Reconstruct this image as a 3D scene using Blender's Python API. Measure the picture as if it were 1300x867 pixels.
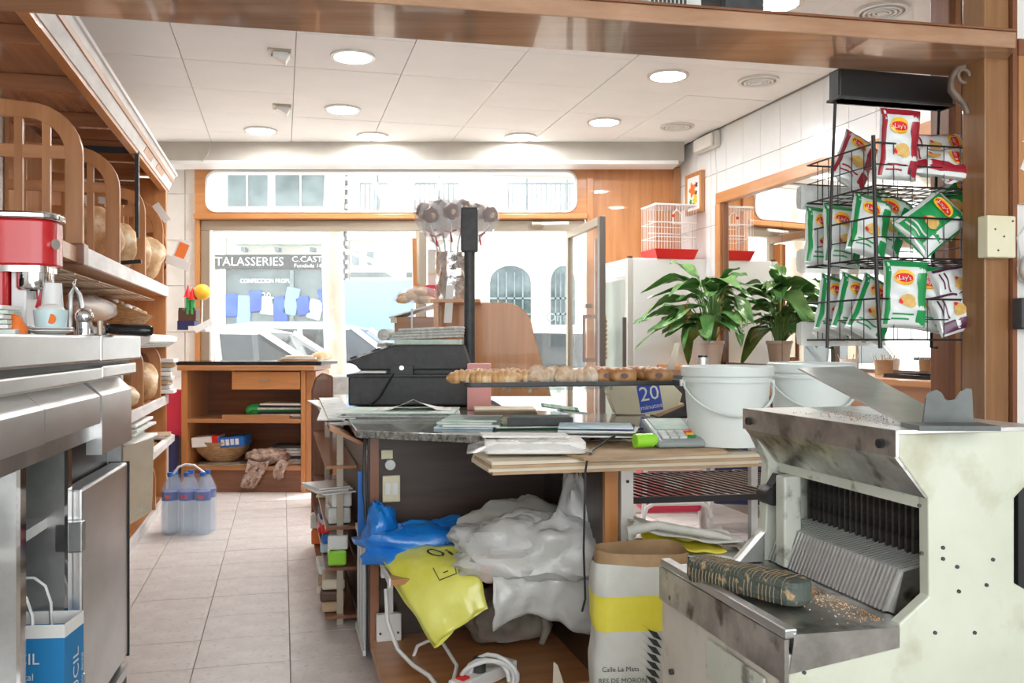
import bpy, bmesh, math, random
from mathutils import Vector, Matrix, noise
random.seed(7)
scene = bpy.context.scene
for o in list(bpy.data.objects):
    bpy.data.objects.remove(o)
# ---------------------------------------------------------------- camera, world, sun, exposure
F, CX, CY, H = 1150.0, 650.0, 433.5, 1.12        # focal length in pixels of the 1300x867 frame, eye height
A = math.atan(292 / 1150)                         # the room's long axis turns this far left of the view axis
cam_data = bpy.data.cameras.new('camera')
cam_data.sensor_width = 36.0
cam_data.lens = F / 1300 * 36.0
cam_data.clip_start = 0.05
cam_data.clip_end = 200
cam = bpy.data.objects.new('camera', cam_data)
scene.collection.objects.link(cam)
cam.location = (0, 0, H)
cam.rotation_euler = (math.pi / 2, 0, 0)
scene.camera = cam
world = bpy.data.worlds.new('world')
scene.world = world
world.use_nodes = True
bg = world.node_tree.nodes['Background']
bg.inputs[0].default_value = (0.93, 0.97, 1.0, 1)
bg.inputs[1].default_value = 2.1
sun_data = bpy.data.lights.new('sun', 'SUN')
sun_data.energy = 3.2
sun_data.angle = 0.02
sun_data.color = (1.0, 0.95, 0.86)
sun = bpy.data.objects.new('sun', sun_data)
scene.collection.objects.link(sun)
sun.rotation_euler = Vector((-0.42, -0.62, -0.75)).to_track_quat('-Z', 'Y').to_euler()
scene.view_settings.view_transform = 'Standard'
scene.view_settings.look = 'None'
scene.view_settings.gamma = 1.0
scene.view_settings.use_curve_mapping = False
scene.view_settings.exposure = 1.18

# ---------------------------------------------------------------- helpers
CA, SA = math.cos(A), math.sin(A)
def at(px, py, Y):                    # a sighted point at distance Y
    return Vector(((px - CX) * Y / F, Y, H + (CY - py) * Y / F))
def atz(px, py, z):                   # a sighted point on the level z
    return at(px, py, (H - z) * F / (py - CY))
def rm(a, b, z=0.0):                  # room axes (a across, b along the aisle) to the world
    return Vector((a * CA - b * SA, a * SA + b * CA, z))
def ab(p):                            # world to room axes
    return (p[0] * CA + p[1] * SA, -p[0] * SA + p[1] * CA)
def ona(px, a):                       # Y of a sight line on the plane a = const
    k = (px - CX) / F
    X_Y = k
    return a / (k * CA + SA)
col = scene.collection
MATS = {}
def mat(name, c, c2=None, sc=6.0, st=(1, 1, 1), rough=0.5, metal=0.0, bump=0.0, bsc=None, trans=0.0, coat=0.0,
        emit=0.0, detail=5.0, lo=0.35, hi=0.65, c3=None, spot=None, clear=0.0, gen=False):
    m = bpy.data.materials.new(name)
    m.use_nodes = True
    nt = m.node_tree
    N, L = nt.nodes, nt.links
    b = N['Principled BSDF']
    b.inputs['Roughness'].default_value = rough
    b.inputs['Metallic'].default_value = metal
    b.inputs['Coat Weight'].default_value = coat
    b.inputs['Base Color'].default_value = (*c, 1)
    if trans:
        b.inputs['Transmission Weight'].default_value = trans
    if c2 is not None or bump:
        tc = N.new('ShaderNodeTexCoord')
        mp = N.new('ShaderNodeMapping')
        mp.inputs['Scale'].default_value = st
        L.new(tc.outputs['Object'], mp.inputs['Vector'])
    if c2 is not None:
        nz = N.new('ShaderNodeTexNoise')
        nz.inputs['Scale'].default_value = sc
        nz.inputs['Detail'].default_value = detail
        nz.inputs['Roughness'].default_value = 0.6
        L.new(mp.outputs[0], nz.inputs['Vector'])
        cr = N.new('ShaderNodeValToRGB')
        cr.color_ramp.elements[0].position = lo
        cr.color_ramp.elements[1].position = hi
        cr.color_ramp.elements[0].color = (*c, 1)
        cr.color_ramp.elements[1].color = (*c2, 1)
        L.new(nz.outputs['Fac'], cr.inputs['Fac'])
        out = cr.outputs[0]
        if c3 is not None:            # blotches of a third colour: stains, specks
            nz2 = N.new('ShaderNodeTexNoise')
            nz2.inputs['Scale'].default_value = spot or sc * 2
            nz2.inputs['Detail'].default_value = 6
            L.new(tc.outputs['Object'], nz2.inputs['Vector'])
            cr2 = N.new('ShaderNodeValToRGB')
            cr2.color_ramp.elements[0].position = 0.56
            cr2.color_ramp.elements[1].position = 0.68
            L.new(nz2.outputs['Fac'], cr2.inputs['Fac'])
            mx = N.new('ShaderNodeMix')
            mx.data_type = 'RGBA'
            L.new(cr2.outputs[0], mx.inputs['Factor'])
            L.new(out, mx.inputs['A'])
            mx.inputs['B'].default_value = (*c3, 1)
            out = mx.outputs['Result']
        L.new(out, b.inputs['Base Color'])
    if bump:
        nb = N.new('ShaderNodeTexNoise')
        nb.inputs['Scale'].default_value = bsc or sc
        nb.inputs['Detail'].default_value = 6
        L.new(mp.outputs[0], nb.inputs['Vector'])
        bp = N.new('ShaderNodeBump')
        bp.inputs['Strength'].default_value = bump
        bp.inputs['Distance'].default_value = 0.01
        L.new(nb.outputs['Fac'], bp.inputs['Height'])
        L.new(bp.outputs[0], b.inputs['Normal'])
    if emit:
        b.inputs['Emission Color'].default_value = (*c, 1)
        b.inputs['Emission Strength'].default_value = emit
    if clear:                          # thin clear film, plastic or pane
        tr = N.new('ShaderNodeBsdfTransparent')
        tr.inputs[0].default_value = (*[min(1, 0.55 + 0.45 * v) for v in c], 1)
        ms = N.new('ShaderNodeMixShader')
        ms.inputs[0].default_value = clear
        L.new(b.outputs[0], ms.inputs[1])
        L.new(tr.outputs[0], ms.inputs[2])
        L.new(ms.outputs[0], N['Material Output'].inputs['Surface'])
    MATS[name] = m
    return m
GX, GY, GZ = (.12, 1.6, 1.6), (1.6, .12, 1.6), (1.6, 1.6, .12)     # grain along x, y, z
def wood(name, c, c2, g, rough=.32, sc=14, coat=.25): return mat(name, c, c2, sc, g, rough, coat=coat, bump=.04, detail=7, lo=.3, hi=.7)
for sfx, g in (('x', GX), ('y', GY), ('z', GZ)):
    wood('honey_' + sfx, (.46, .185, .055), (.62, .28, .10), g)
    wood('oak_' + sfx, (.40, .17, .06), (.56, .27, .115), g)
    wood('brown_' + sfx, (.17, .062, .028), (.30, .12, .055), g)
    wood('beam_' + sfx, (.33, .17, .09), (.48, .28, .17), g, rough=.16, coat=.7)
    wood('post_' + sfx, (.21, .095, .035), (.36, .18, .075), g)
wood('canopy_x', (.30, .12, .055), (.44, .20, .095), GX, rough=.22, coat=.5)
wood('canopy_y', (.30, .12, .055), (.44, .20, .095), GY, rough=.22, coat=.5)
wood('dark_wood', (.028, .014, .009), (.065, .033, .02), GZ, rough=.4)
wood('dark_wood_x', (.028, .014, .009), (.065, .033, .02), GX, rough=.4)
mat('floor_tile', (.64, .57, .53), (.76, .70, .66), 9, rough=.4, bump=.12, bsc=30, c3=(.58, .51, .46), spot=40)
mat('grout', (.30, .25, .21), rough=.9)
mat('ceiling_panel', (.93, .93, .92), (.96, .96, .95), 3, rough=.8)
mat('ceiling_grid', (.45, .43, .40), rough=.8)
mat('wall_tile', (.84, .85, .84), (.89, .90, .89), 4, rough=.16, coat=.3)
mat('beige_tile', (.62, .58, .52), (.68, .64, .58), 5, rough=.22)
mat('tile_joint', (.55, .52, .48), rough=.9)
mat('plaster', (.78, .76, .72), (.84, .82, .78), 4, rough=.8)
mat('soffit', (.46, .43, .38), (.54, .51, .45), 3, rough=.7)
mat('white', (.82, .82, .80), rough=.4)
mat('white_gloss', (.84, .84, .84), rough=.15)
mat('white_worn', (.62, .58, .55), (.80, .77, .74), 12, (1, .3, 1), rough=.45)
mat('paper', (.80, .79, .74), (.86, .85, .81), 5, rough=.8)
mat('paper_grey', (.55, .57, .54), (.78, .79, .76), 22, rough=.8)
mat('paper_green', (.45, .58, .50), (.70, .78, .72), 9, rough=.75)
mat('paper_blue', (.35, .55, .65), (.72, .80, .82), 9, rough=.6)
mat('newsprint', (.42, .43, .40), (.66, .67, .63), 60, rough=.85)
mat('card', (.42, .28, .16), (.56, .40, .25), 20, (.2, 1, 1), rough=.8)
mat('card_pale', (.68, .60, .46), (.77, .69, .55), 7, rough=.85)
mat('cream', (.74, .68, .46), (.80, .75, .55), 5, rough=.7)
mat('alu', (.42, .36, .28), rough=.4, metal=.55)
mat('alu_dark', (.20, .18, .16), rough=.4, metal=.6)
mat('steel', (.70, .70, .69), (.84, .84, .83), 5, (6, .4, 1), rough=.3, metal=.88, bump=.05, bsc=3)
mat('steel_grey', (.40, .41, .40), (.58, .58, .57), 7, rough=.32, metal=.9, bump=.05, bsc=4)
mat('steel_dirty', (.28, .28, .26), (.64, .63, .60), 9, rough=.3, metal=.95, c3=(.13, .11, .08), spot=17, bump=.05)
mat('chrome', (.75, .75, .75), rough=.08, metal=1.0)
mat('wire_dark', (.035, .03, .03), rough=.4, metal=.6)
mat('wire_pale', (.60, .50, .38), rough=.35, metal=.4)
mat('black', (.014, .014, .015), rough=.4)
mat('black_gloss', (.012, .012, .013), rough=.12)
mat('charcoal', (.035, .036, .038), (.055, .056, .058), 30, rough=.5)
mat('rubber', (.02, .02, .02), rough=.7)
mat('red', (.55, .015, .02), rough=.25, coat=.4)
mat('red_plastic', (.75, .02, .02), rough=.35)
mat('pink_red', (.70, .04, .09), rough=.5)
mat('orange', (.85, .20, .03), rough=.4)
mat('yellow_ball', (.95, .55, .04), rough=.3)
mat('green_plastic', (.03, .42, .10), rough=.35)
mat('green', (.02, .25, .06), rough=.4)
mat('lime', (.35, .80, .05), rough=.2, coat=.3)
mat('blue', (.02, .16, .55), rough=.4)
mat('logo_blue', (.02, .07, .45), rough=.4)
mat('navy', (.02, .03, .12), rough=.5)
mat('brown', (.10, .045, .03), rough=.5)
mat('glass', (.95, .97, .96), rough=.02, clear=.93)
mat('glass_green', (.75, .85, .80), rough=.03, clear=.80)
mat('mirror', (.86, .84, .80), rough=.01, metal=1.0)
mat('lamp_on', (.97, .98, 1), emit=65.0)
mat('lamp_ring', (.72, .70, .66), rough=.3, metal=.3)
class MB:
    def __init__(s): s.v, s.f = [], []
    def add(s, vs, fs):
        n = len(s.v); s.v += [tuple(p) for p in vs]; s.f += [tuple(i + n for i in f) for f in fs]; return s
    def box(s, x0, x1, y0, y1, z0, z1):
        return s.add([(x, y, z) for z in (z0, z1) for y in (y0, y1) for x in (x0, x1)],
                     [(0, 2, 3, 1), (4, 5, 7, 6), (0, 1, 5, 4), (2, 6, 7, 3), (0, 4, 6, 2), (1, 3, 7, 5)])
    def rbox(s, c, size, rot=(0, 0, 0)):
        from mathutils import Euler
        R = Euler(rot).to_matrix(); c = Vector(c)
        return s.add([c + R @ Vector((x * size[0] / 2, y * size[1] / 2, z * size[2] / 2)) for z in (-1, 1) for y in (-1, 1) for x in (-1, 1)],
                     [(0, 2, 3, 1), (4, 5, 7, 6), (0, 1, 5, 4), (2, 6, 7, 3), (0, 4, 6, 2), (1, 3, 7, 5)])
    def tube(s, pts, r, n=6, closed=False, cap=True):
        P = [Vector(p) for p in pts]; m = len(P); rs = r if isinstance(r, (list, tuple)) else [r] * m
        vs, fs, up = [], [], None
        for i, p in enumerate(P):
            a = P[(i - 1) % m] if (closed or i) else P[0]; b = P[(i + 1) % m] if (closed or i < m - 1) else P[-1]
            t = (b - a).normalized()
            if up is None: up = t.cross(Vector((.13, .21, 1)) if abs(t.z) < .9 else Vector((1, .1, 0))).normalized()
            up = (up - t * up.dot(t)); up = up.normalized() if up.length > 1e-6 else t.orthogonal().normalized()
            w = t.cross(up)
            for k in range(n):
                an = 2 * math.pi * k / n; vs.append(p + (up * math.cos(an) + w * math.sin(an)) * rs[i])
        for i in range(m if closed else m - 1):
            for k in range(n):
                j = (i + 1) % m; fs.append((i * n + k, i * n + (k + 1) % n, j * n + (k + 1) % n, j * n + k))
        if cap and not closed: fs += [tuple(range(n))[::-1], tuple((m - 1) * n + k for k in range(n))]
        return s.add(vs, fs)
    def cyl(s, p0, p1, r0, r1=None, n=14): return s.tube([p0, p1], [r0, r0 if r1 is None else r1], n)
    def bar(s, p0, p1, w, h):           # square bar between two points, w sideways, h upright
        p0, p1 = Vector(p0), Vector(p1); t = (p1 - p0).normalized()
        sd = t.cross(Vector((0, 0, 1))); sd = sd.normalized() if sd.length > 1e-4 else Vector((1, 0, 0)); up = sd.cross(t)
        vs = [p + sd * (a * w / 2) + up * (b * h / 2) for p in (p0, p1) for a, b in ((-1, -1), (1, -1), (1, 1), (-1, 1))]
        return s.add(vs, [(0, 3, 2, 1), (4, 5, 6, 7)] + [(k, (k + 1) % 4, 4 + (k + 1) % 4, 4 + k) for k in range(4)])
    def lathe(s, prof, c=(0, 0, 0), n=18, sx=1, sy=1):
        c = Vector(c); vs, fs = [], []
        for r, z in prof:
            for k in range(n):
                an = 2 * math.pi * k / n; vs.append(c + Vector((r * math.cos(an) * sx, r * math.sin(an) * sy, z)))
        for i in range(len(prof) - 1):
            for k in range(n): fs.append((i * n + k, i * n + (k + 1) % n, (i + 1) * n + (k + 1) % n, (i + 1) * n + k))
        if prof[0][0] > 1e-5: fs.append(tuple(range(n))[::-1])
        if prof[-1][0] > 1e-5: fs.append(tuple((len(prof) - 1) * n + k for k in range(n)))
        return s.add(vs, fs)
    def prism(s, poly, d0, d1, pl='xz'):
        m = len(poly)
        f = {'xz': lambda p, d: (p[0], d, p[1]), 'xy': lambda p, d: (p[0], p[1], d), 'yz': lambda p, d: (d, p[0], p[1])}[pl]
        vs = [f(p, d0) for p in poly] + [f(p, d1) for p in poly]
        fs = [tuple(range(m))[::-1], tuple(range(m, 2 * m))] + [(k, (k + 1) % m, m + (k + 1) % m, m + k) for k in range(m)]
        return s.add(vs, fs)
    def grid(s, nx, ny, fn, closed=False):
        vs = [fn(i / nx, j / ny) for j in range(ny + 1) for i in range(nx + 1)]; w = nx + 1
        return s.add(vs, [(j * w + i, j * w + i + 1, (j + 1) * w + i + 1, (j + 1) * w + i) for j in range(ny) for i in range(nx)])
    def ell(s, c, r, nu=18, nv=10, fn=None):
        c = Vector(c); vs, fs = [], []
        for j in range(nv + 1):
            th = math.pi * j / nv
            for i in range(nu):
                ph = 2 * math.pi * i / nu; d = Vector((math.sin(th) * math.cos(ph), math.sin(th) * math.sin(ph), math.cos(th)))
                p = Vector((d.x * r[0], d.y * r[1], d.z * r[2]))
                vs.append(c + (fn(d, p) if fn else p))
        for j in range(nv):
            for i in range(nu): fs.append((j * nu + i, (j + 1) * nu + i, (j + 1) * nu + (i + 1) % nu, j * nu + (i + 1) % nu))
        return s.add(vs, fs)
    def xf(s, M_):
        s.v = [tuple(M_ @ Vector(p)) for p in s.v]; return s
    def mesh(s, name, smooth=0):
        me = bpy.data.meshes.new(name); me.from_pydata(s.v, [], s.f); me.validate()
        bm = bmesh.new(); bm.from_mesh(me); bmesh.ops.recalc_face_normals(bm, faces=bm.faces); bm.to_mesh(me); bm.free()
        if smooth:
            me.polygons.foreach_set('use_smooth', [True] * len(me.polygons)); me.set_sharp_from_angle(angle=math.radians(smooth))
        return me
    def build(s, name, m, parent=None, smooth=0, bevel=0, solid=0, sub=0, loc=None, rz=0):
        o = bpy.data.objects.new(name, s.mesh(name, smooth)); col.objects.link(o)
        o.data.materials.append(MATS[m])
        if parent: o.parent = parent
        if loc is not None: o.location = loc
        o.rotation_euler[2] = rz
        if solid: md = o.modifiers.new('s', 'SOLIDIFY'); md.thickness = solid; md.offset = 0
        if sub: md = o.modifiers.new('u', 'SUBSURF'); md.levels = sub; md.render_levels = sub
        if bevel:
            md = o.modifiers.new('b', 'BEVEL'); md.width = bevel; md.segments = 2; md.limit_method = 'ANGLE'
        return o
def tag(o, label, cat, group=None):
    o['label'] = label; o['category'] = cat
    if group: o['group'] = group
    return o
def thing(name, label, cat, loc=(0, 0, 0), rz=0.0, group=None):
    o = bpy.data.objects.new(name, None); col.objects.link(o); o.empty_display_size = .05
    o.location = loc; o.rotation_euler[2] = rz
    return tag(o, label, cat, group)
def struct(o, label=None):
    o['kind'] = 'structure'
    if label: o['label'] = label
    return o
def sempty(name, label=None, rz=0, loc=(0, 0, 0)):
    o = bpy.data.objects.new(name, None); col.objects.link(o); o.rotation_euler[2] = rz; o.location = loc
    return struct(o, label)
def copy_part(src, parent, loc=None):
    c = src.copy(); col.objects.link(c); c.parent = parent
    if loc is not None: c.location = loc
    return c
def copy_tree(o, loc=None, rot=None, label=None):
    c = o.copy(); col.objects.link(c)
    if loc is not None: c.location = loc
    if rot is not None: c.rotation_euler = rot
    if label: c['label'] = label
    for ch in list(o.children):
        k = copy_part(ch, c)
        for g in list(ch.children): copy_part(g, k)
    return c
def nz(p, s=1.0): return noise.noise(Vector(p) * s)
def nv3(p, s=1.0): return noise.noise_vector(Vector(p) * s)
_txt = {}
def text_geo(s, size):
    if s not in _txt:
        cu = bpy.data.curves.new('t', 'FONT'); cu.body = s; cu.align_x = 'CENTER'; cu.align_y = 'CENTER'; cu.resolution_u = 2
        o = bpy.data.objects.new('t', cu); me = o.to_mesh()
        _txt[s] = ([tuple(v.co) for v in me.vertices], [tuple(p.vertices) for p in me.polygons])
        o.to_mesh_clear(); bpy.data.objects.remove(o)
    v, f = _txt[s]
    return [(x * size, y * size) for x, y, _ in v], f
def text(s, size, fn, m, parent, name='lettering', wx=1.0):
    v, f = text_geo(s, size)
    mb = MB(); mb.add([fn(x * wx, y) for x, y in v], f)
    return mb.build(name, m, parent)
def arc(c, r, a0, a1, n=8):
    return [(c[0] + r * math.cos(math.radians(a0 + (a1 - a0) * i / n)), c[1] + r * math.sin(math.radians(a0 + (a1 - a0) * i / n))) for i in range(n + 1)]
def rrect(x0, x1, z0, z1, r, n=5):
    return arc((x1 - r, z0 + r), r, -90, 0, n) + arc((x1 - r, z1 - r), r, 0, 90, n) + arc((x0 + r, z1 - r), r, 90, 180, n) + arc((x0 + r, z0 + r), r, 180, 270, n)
def ring(mb, outer, inner, d0, d1, pl='xz'):     # frame between two loops with equal vertex counts
    m = len(outer)
    f = {'xz': lambda p, d: (p[0], d, p[1]), 'xy': lambda p, d: (p[0], p[1], d), 'yz': lambda p, d: (d, p[0], p[1])}[pl]
    vs = [f(p, d) for d in (d0, d1) for p in outer] + [f(p, d) for d in (d0, d1) for p in inner]
    fs = []
    for k in range(m):
        j = (k + 1) % m
        fs += [(k, j, 2 * m + j, 2 * m + k), (m + k, 3 * m + k, 3 * m + j, m + j), (k, m + k, m + j, j), (2 * m + k, 2 * m + j, 3 * m + j, 3 * m + k)]
    return mb.add(vs, fs)
def papers(parent_name, label, cat, c, w, d, n, th, m='paper', rz=0, jit=.012, mats=None, group=None, part='sheet', tilt=0):
    t = thing(parent_name, label, cat, c, rz, group)
    for k in range(n):
        mb = MB(); a = random.uniform(-.09, .09)
        mb.rbox((random.uniform(-jit, jit), random.uniform(-jit, jit), th * (k + .5)), (w * random.uniform(.93, 1), d * random.uniform(.93, 1), th * .86), (0, tilt, a))
        mb.build(part, (mats or [m])[k % len(mats or [m])], t, bevel=th * .12)
    return t
# ================================================================= the setting
def fx(px): return (px - CX) * 7.4 / F
def fz(py): return H + (CY - py) * 7.4 / F
CEIL = 2.685
floor = struct(MB().box(-2.1, 3.4, -1.0, 8.4, -.12, -.006).build('floor', 'grout', rz=A), 'pale rectangular floor tiles of the shop')
TA, TB = .322, .300
tm = MB().box(-TA / 2 + .002, TA / 2 - .002, -TB / 2 + .002, TB / 2 - .002, -.006, 0).mesh('floor_tile'); tm.materials.append(MATS['floor_tile'])
for i in range(-4, 10):
    for j in range(-2, 15):
        a0, b0 = .028 + (i + .5) * TA, 3.274 + (j + .5) * TB
        if not (-.95 < a0 < .5 or (1.1 < a0 < 3.0 and b0 < 6)): continue
        w = rm(a0, b0)
        if w.y > 7.3: continue
        o = bpy.data.objects.new('tile', tm); col.objects.link(o); o.parent = floor; o.location = (a0, b0, random.uniform(-.0006, .0006))
ceiling = struct(MB().box(-2.1, 3.4, -.8, 8.4, CEIL + .012, CEIL + .1).build('ceiling', 'ceiling_grid', rz=A), 'white suspended ceiling of square panels')  # carried back out of view to cut overhead sky light on the foreground
GA, GB = .607, .59
cm = MB().box(-GA / 2 + .0025, GA / 2 - .0025, -GB / 2 + .0025, GB / 2 - .0025, CEIL, CEIL + .012).mesh('ceiling_panel'); cm.materials.append(MATS['ceiling_panel'])
for i in range(-1, 7):
    for j in range(-5, 4):
        a0, b0 = -.536 + (i + .5) * GA, 5.313 + (j + .5) * GB
        if a0 < -1.0 or rm(a0, b0).y > 7.4 or a0 > 3.3: continue
        o = bpy.data.objects.new('ceiling_panel', cm); col.objects.link(o); o.parent = ceiling; o.location = (a0, b0, random.uniform(0, .003))
# side walls in room axes
wall_right = struct(MB().box(3.14, 3.3, -.8, 6.9, 0, CEIL + .05).build('wall_right', 'tile_joint', rz=A), 'white glazed tile wall on the right')  # near length, out of view, added to block light from the side
for j in range(14):
    for z0, z1 in ((2.372, CEIL), (1.99, 2.368), (1.61, 1.986), (1.23, 1.606), (.95, 1.226)):
        b0 = 3.55 + j * .245
        if b0 < 6.0 and z0 < 1.7: continue
        if b0 > 6.75: continue
        MB().box(3.13, 3.142, b0 + .002, b0 + .243, z0, z1).build('tile', 'wall_tile', wall_right)
struct(MB().box(-1.5, -1.32, 2.0, 7.6, 0, CEIL + .05).box(-2.0, -1.5, 1.9, 2.0, 0, CEIL + .05).box(-2.1, -2.0, -.8, 2.0, 0, CEIL + .05).build('wall_left', 'plaster', rz=A), 'pale wall behind the bread shelves')  # the nearer pieces are added out of view to shut out side light
struct(MB().box(-2.1, 3.3, -.95, -.8, 0, .5).box(-2.1, 3.3, -.95, -.8, 2.45, CEIL + .05).box(-2.1, -1.5, -.95, -.8, .5, 2.45).box(2.7, 3.3, -.95, -.8, .5, 2.45).build('wall_back', 'plaster', rz=A), 'unseen wall behind the camera, added with a wide opening to limit frontal light')  # added out of view, opening sized to hold down the frontal light
wf = struct(MB().box(-3.4, fx(252), 7.42, 7.62, 0, CEIL + .05).box(fx(252), fx(752), 7.42, 7.62, fz(207), CEIL + .05).box(fx(752), 1.9, 7.42, 7.62, 0, CEIL + .05)
            .box(fx(252), fx(470), 7.42, 7.62, 0, .55).build('wall_front', 'plaster'), 'street wall around the shop window')
for zz in ((1.95, 2.326), (2.33, CEIL), (1.577, 1.946), (1.2, 1.573), (.83, 1.196)):
    for x0, x1 in ((-2.95, fx(234.5)), (fx(235), fx(252))):
        MB().box(x0, x1 - .003, 7.408, 7.421, zz[0], zz[1]).build('tile', 'beige_tile', wf)
so = sempty('trim_1', 'beige soffit running above the shop window')
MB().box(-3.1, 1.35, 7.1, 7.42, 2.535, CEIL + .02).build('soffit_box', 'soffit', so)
MB().box(-3.1, 1.3, 7.07, 7.3, 2.505, 2.535).build('ledge', 'white', so, bevel=.004)
MB().tube([at(268, 182, 7.08), at(266, 190, 7.05), at(263, 198, 7.05), at(256, 205, 7.06)], .004, 5).build('cable', 'soffit', so)
# transom window with rounded corners
w1 = sempty('window_1', 'transom window with rounded corners in an orange wood frame')
mb = MB(); inn = rrect(fx(264), fx(732), fz(271), fz(218), .09); out_ = []
for (x, z) in inn:
    cx_, cz_ = (fx(264) + fx(732)) / 2, (fz(271) + fz(218)) / 2
    out_.append((x, z))
O = rrect(fx(250), fx(745), fz(280), fz(206), .004)
ring(mb, O, inn, 7.34, 7.5); mb.build('frame', 'honey_x', w1, bevel=.004)
mb = MB(); ring(mb, inn, rrect(fx(266.5), fx(729.5), fz(269), fz(220.5), .075), 7.33, 7.46); mb.build('bead', 'white', w1)
MB().box(fx(264), fx(732), 7.44, 7.455, fz(271), fz(218)).build('pane', 'glass', w1)
MB().box(fx(250), fx(745), 7.31, 7.36, fz(279.5), fz(273)).build('ledge', 'honey_x', w1, bevel=.006)
# shop window below the transom
w2 = sempty('window_2', 'big display window in a beige metal frame')
MB().box(fx(250), fx(256), 7.35, 7.5, .4, fz(280)).build('jamb', 'honey_z', w2)
MB().box(fx(256.2), fx(270), 7.37, 7.46, .4, fz(293.2)).build('frame_side', 'alu', w2, bevel=.005)
MB().box(fx(256.2), fx(742), 7.372, 7.462, fz(293), fz(280.3)).build('frame_head', 'alu', w2, bevel=.005)
MB().box(fx(268), fx(271), 7.36, 7.40, .5, fz(293)).build('bead', 'white', w2)
MB().box(fx(528), fx(534), 7.37, 7.46, 0, fz(293)).build('mullion', 'alu', w2)
MB().box(fx(271), fx(528), 7.41, 7.42, .55, fz(293)).build('pane', 'glass', w2)
MB().box(fx(255), fx(528), 7.36, 7.46, .5, .56).build('sill', 'alu', w2)
t3 = sempty('trim_2', 'orange wood panel beside the shop window')
MB().box(fx(752), fx(856), 7.36, 7.42, 0, 2.53).build('panel', 'honey_z', t3)
MB().box(fx(744), fx(753), 7.33, 7.42, 0, 2.53).build('batten', 'honey_z', t3, bevel=.004)
MB().box(fx(853), fx(862), 7.33, 7.42, 0, 2.53).build('batten', 'oak_z', t3, bevel=.004)
# open entrance door leaf, swung in
hin = Vector((fx(742), 7.36, 0)); frp = at(724, 283, 6.98); frp.z = 0
d1 = sempty('door_1', 'glass entrance door with dark metal frame, swung open', loc=(0, 0, 0))
pA = at(765, 275, 6.35); pB = at(722, 291, 7.25)
def dr(t, z, off=0.0):
    d = Vector((pB.x - pA.x, pB.y - pA.y, 0)); n_ = Vector((-d.y, d.x, 0)).normalized()
    return Vector((pA.x, pA.y, 0)) + d * t + n_ * off + Vector((0, 0, z))
DT = 2.0
def dbox(t0, t1, z0, z1, o0, o1): 
    m_ = MB(); vs = [dr(t, z, o) for z in (z0, z1) for o in (o0, o1) for t in (t0, t1)]
    return m_.add(vs, [(0, 2, 3, 1), (4, 5, 7, 6), (0, 1, 5, 4), (2, 6, 7, 3), (0, 4, 6, 2), (1, 3, 7, 5)])
dbox(0, .055, .03, DT, -.022, .022).build('stile', 'alu_dark', d1, bevel=.003)
dbox(.945, 1, .03, DT, -.022, .022).build('stile', 'alu', d1, bevel=.003)
dbox(.055, .945, DT - .06, DT, -.022, .022).build('rail', 'alu', d1, bevel=.003)
dbox(.055, .945, .03, .12, -.022, .022).build('rail', 'alu', d1, bevel=.003)
dbox(.055, .945, .12, DT - .06, -.003, .003).build('pane', 'glass', d1)
hd = dbox(.2, .25, 1.36, 1.39, .02, .07).build('handle', 'alu', d1)
# door closer on the frame
dc = sempty('trim_3', 'door closer arm on the window frame')
MB().cyl(at(675, 285, 7.33), at(690, 285, 7.33), .022).build('closer_body', 'alu', dc, smooth=40)
MB().bar(at(688, 284, 7.3), at(722, 283, 7.26), .015, .02).build('arm', 'white', dc)
# wooden door posts with pull handle, between the leaf and the fridge
t4 = sempty('trim_4', 'narrow wooden door post')
MB().box(at(755, 0, 6.9).x, at(762, 0, 6.9).x, 6.88, 6.94, 0, 1.9).build('post', 'brown_z', t4)
MB().box(at(762, 0, 6.9).x, at(766.5, 0, 6.9).x, 6.87, 6.95, 0, 1.9).build('post_edge', 'honey_z', t4)
mb = MB(); q = lambda px, py: at(px, py, 6.84)
mb.bar(q(740, 402), q(757, 402), .03, .03).bar(q(740, 457), q(757, 457), .03, .03).bar(q(741.5, 401), q(741.5, 458), .022, .022)
mb.build('pull_handle', 'brown_z', t4)
pts = [at(768 + 1.2 * math.cos(k * 1.2), 402 + k * 1.1, 6.84) + Vector((0, .008 * math.sin(k * 1.2), 0)) for k in range(50)]
MB().tube(pts, .011, 6).build('twisted_handle', 'card', t4, smooth=40)
# overhead shelf board, post, side wall
bt = 1.94
def atz2(px, py, z): return at(px, py, (z - H) * F / (CY - py))
f0, f1 = atz2(-60, 10, bt), atz2(1262, 101, bt)
n0, n1 = atz2(-60, -34, bt), atz2(1290, 61, bt)
ov = sempty('trim_5', 'long varnished wood shelf board spanning the room overhead')
mb = MB(); mb.prism([(p.x, p.y) for p in (n0, n1, f1, f0)], bt, bt + .046, 'xy'); mb.build('board', 'beam_x', ov, bevel=.004)
mb = MB(); mb.prism([(p.x, p.y - .004) for p in (n0, n1)] + [(n1.x, n1.y + .02), (n0.x, n0.y + .02)], bt + .046, bt + .052, 'xy'); mb.build('lip', 'brown_x', ov)
t6 = sempty('trim_6', 'square wooden post carrying the overhead shelf board', rz=A, loc=(*at(1250, 0, 2.62).xy, 0))
MB().box(0, .085, 0, .09, 0, CEIL).build('post', 'post_z', t6, bevel=.004)
MB().box(.087, .102, -.012, .09, 0, CEIL).build('edge_strip', 'brown_z', t6)
wr = sempty('wall_right_near', 'short pale wall beyond the wooden post', rz=A, loc=(*at(1250, 0, 2.62).xy, 0))
MB().box(.102, 1.2, .0, .12, 0, 1.52).build('plaster_face', 'plaster', wr)
MB().box(.104, 1.2, -.006, .1, 1.52, 2.0).build('wood_panel', 'post_x', wr)
MB().box(.104, 1.2, -.016, -.006, 1.95, 2.0).build('panel_rail', 'brown_x', wr)
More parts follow.
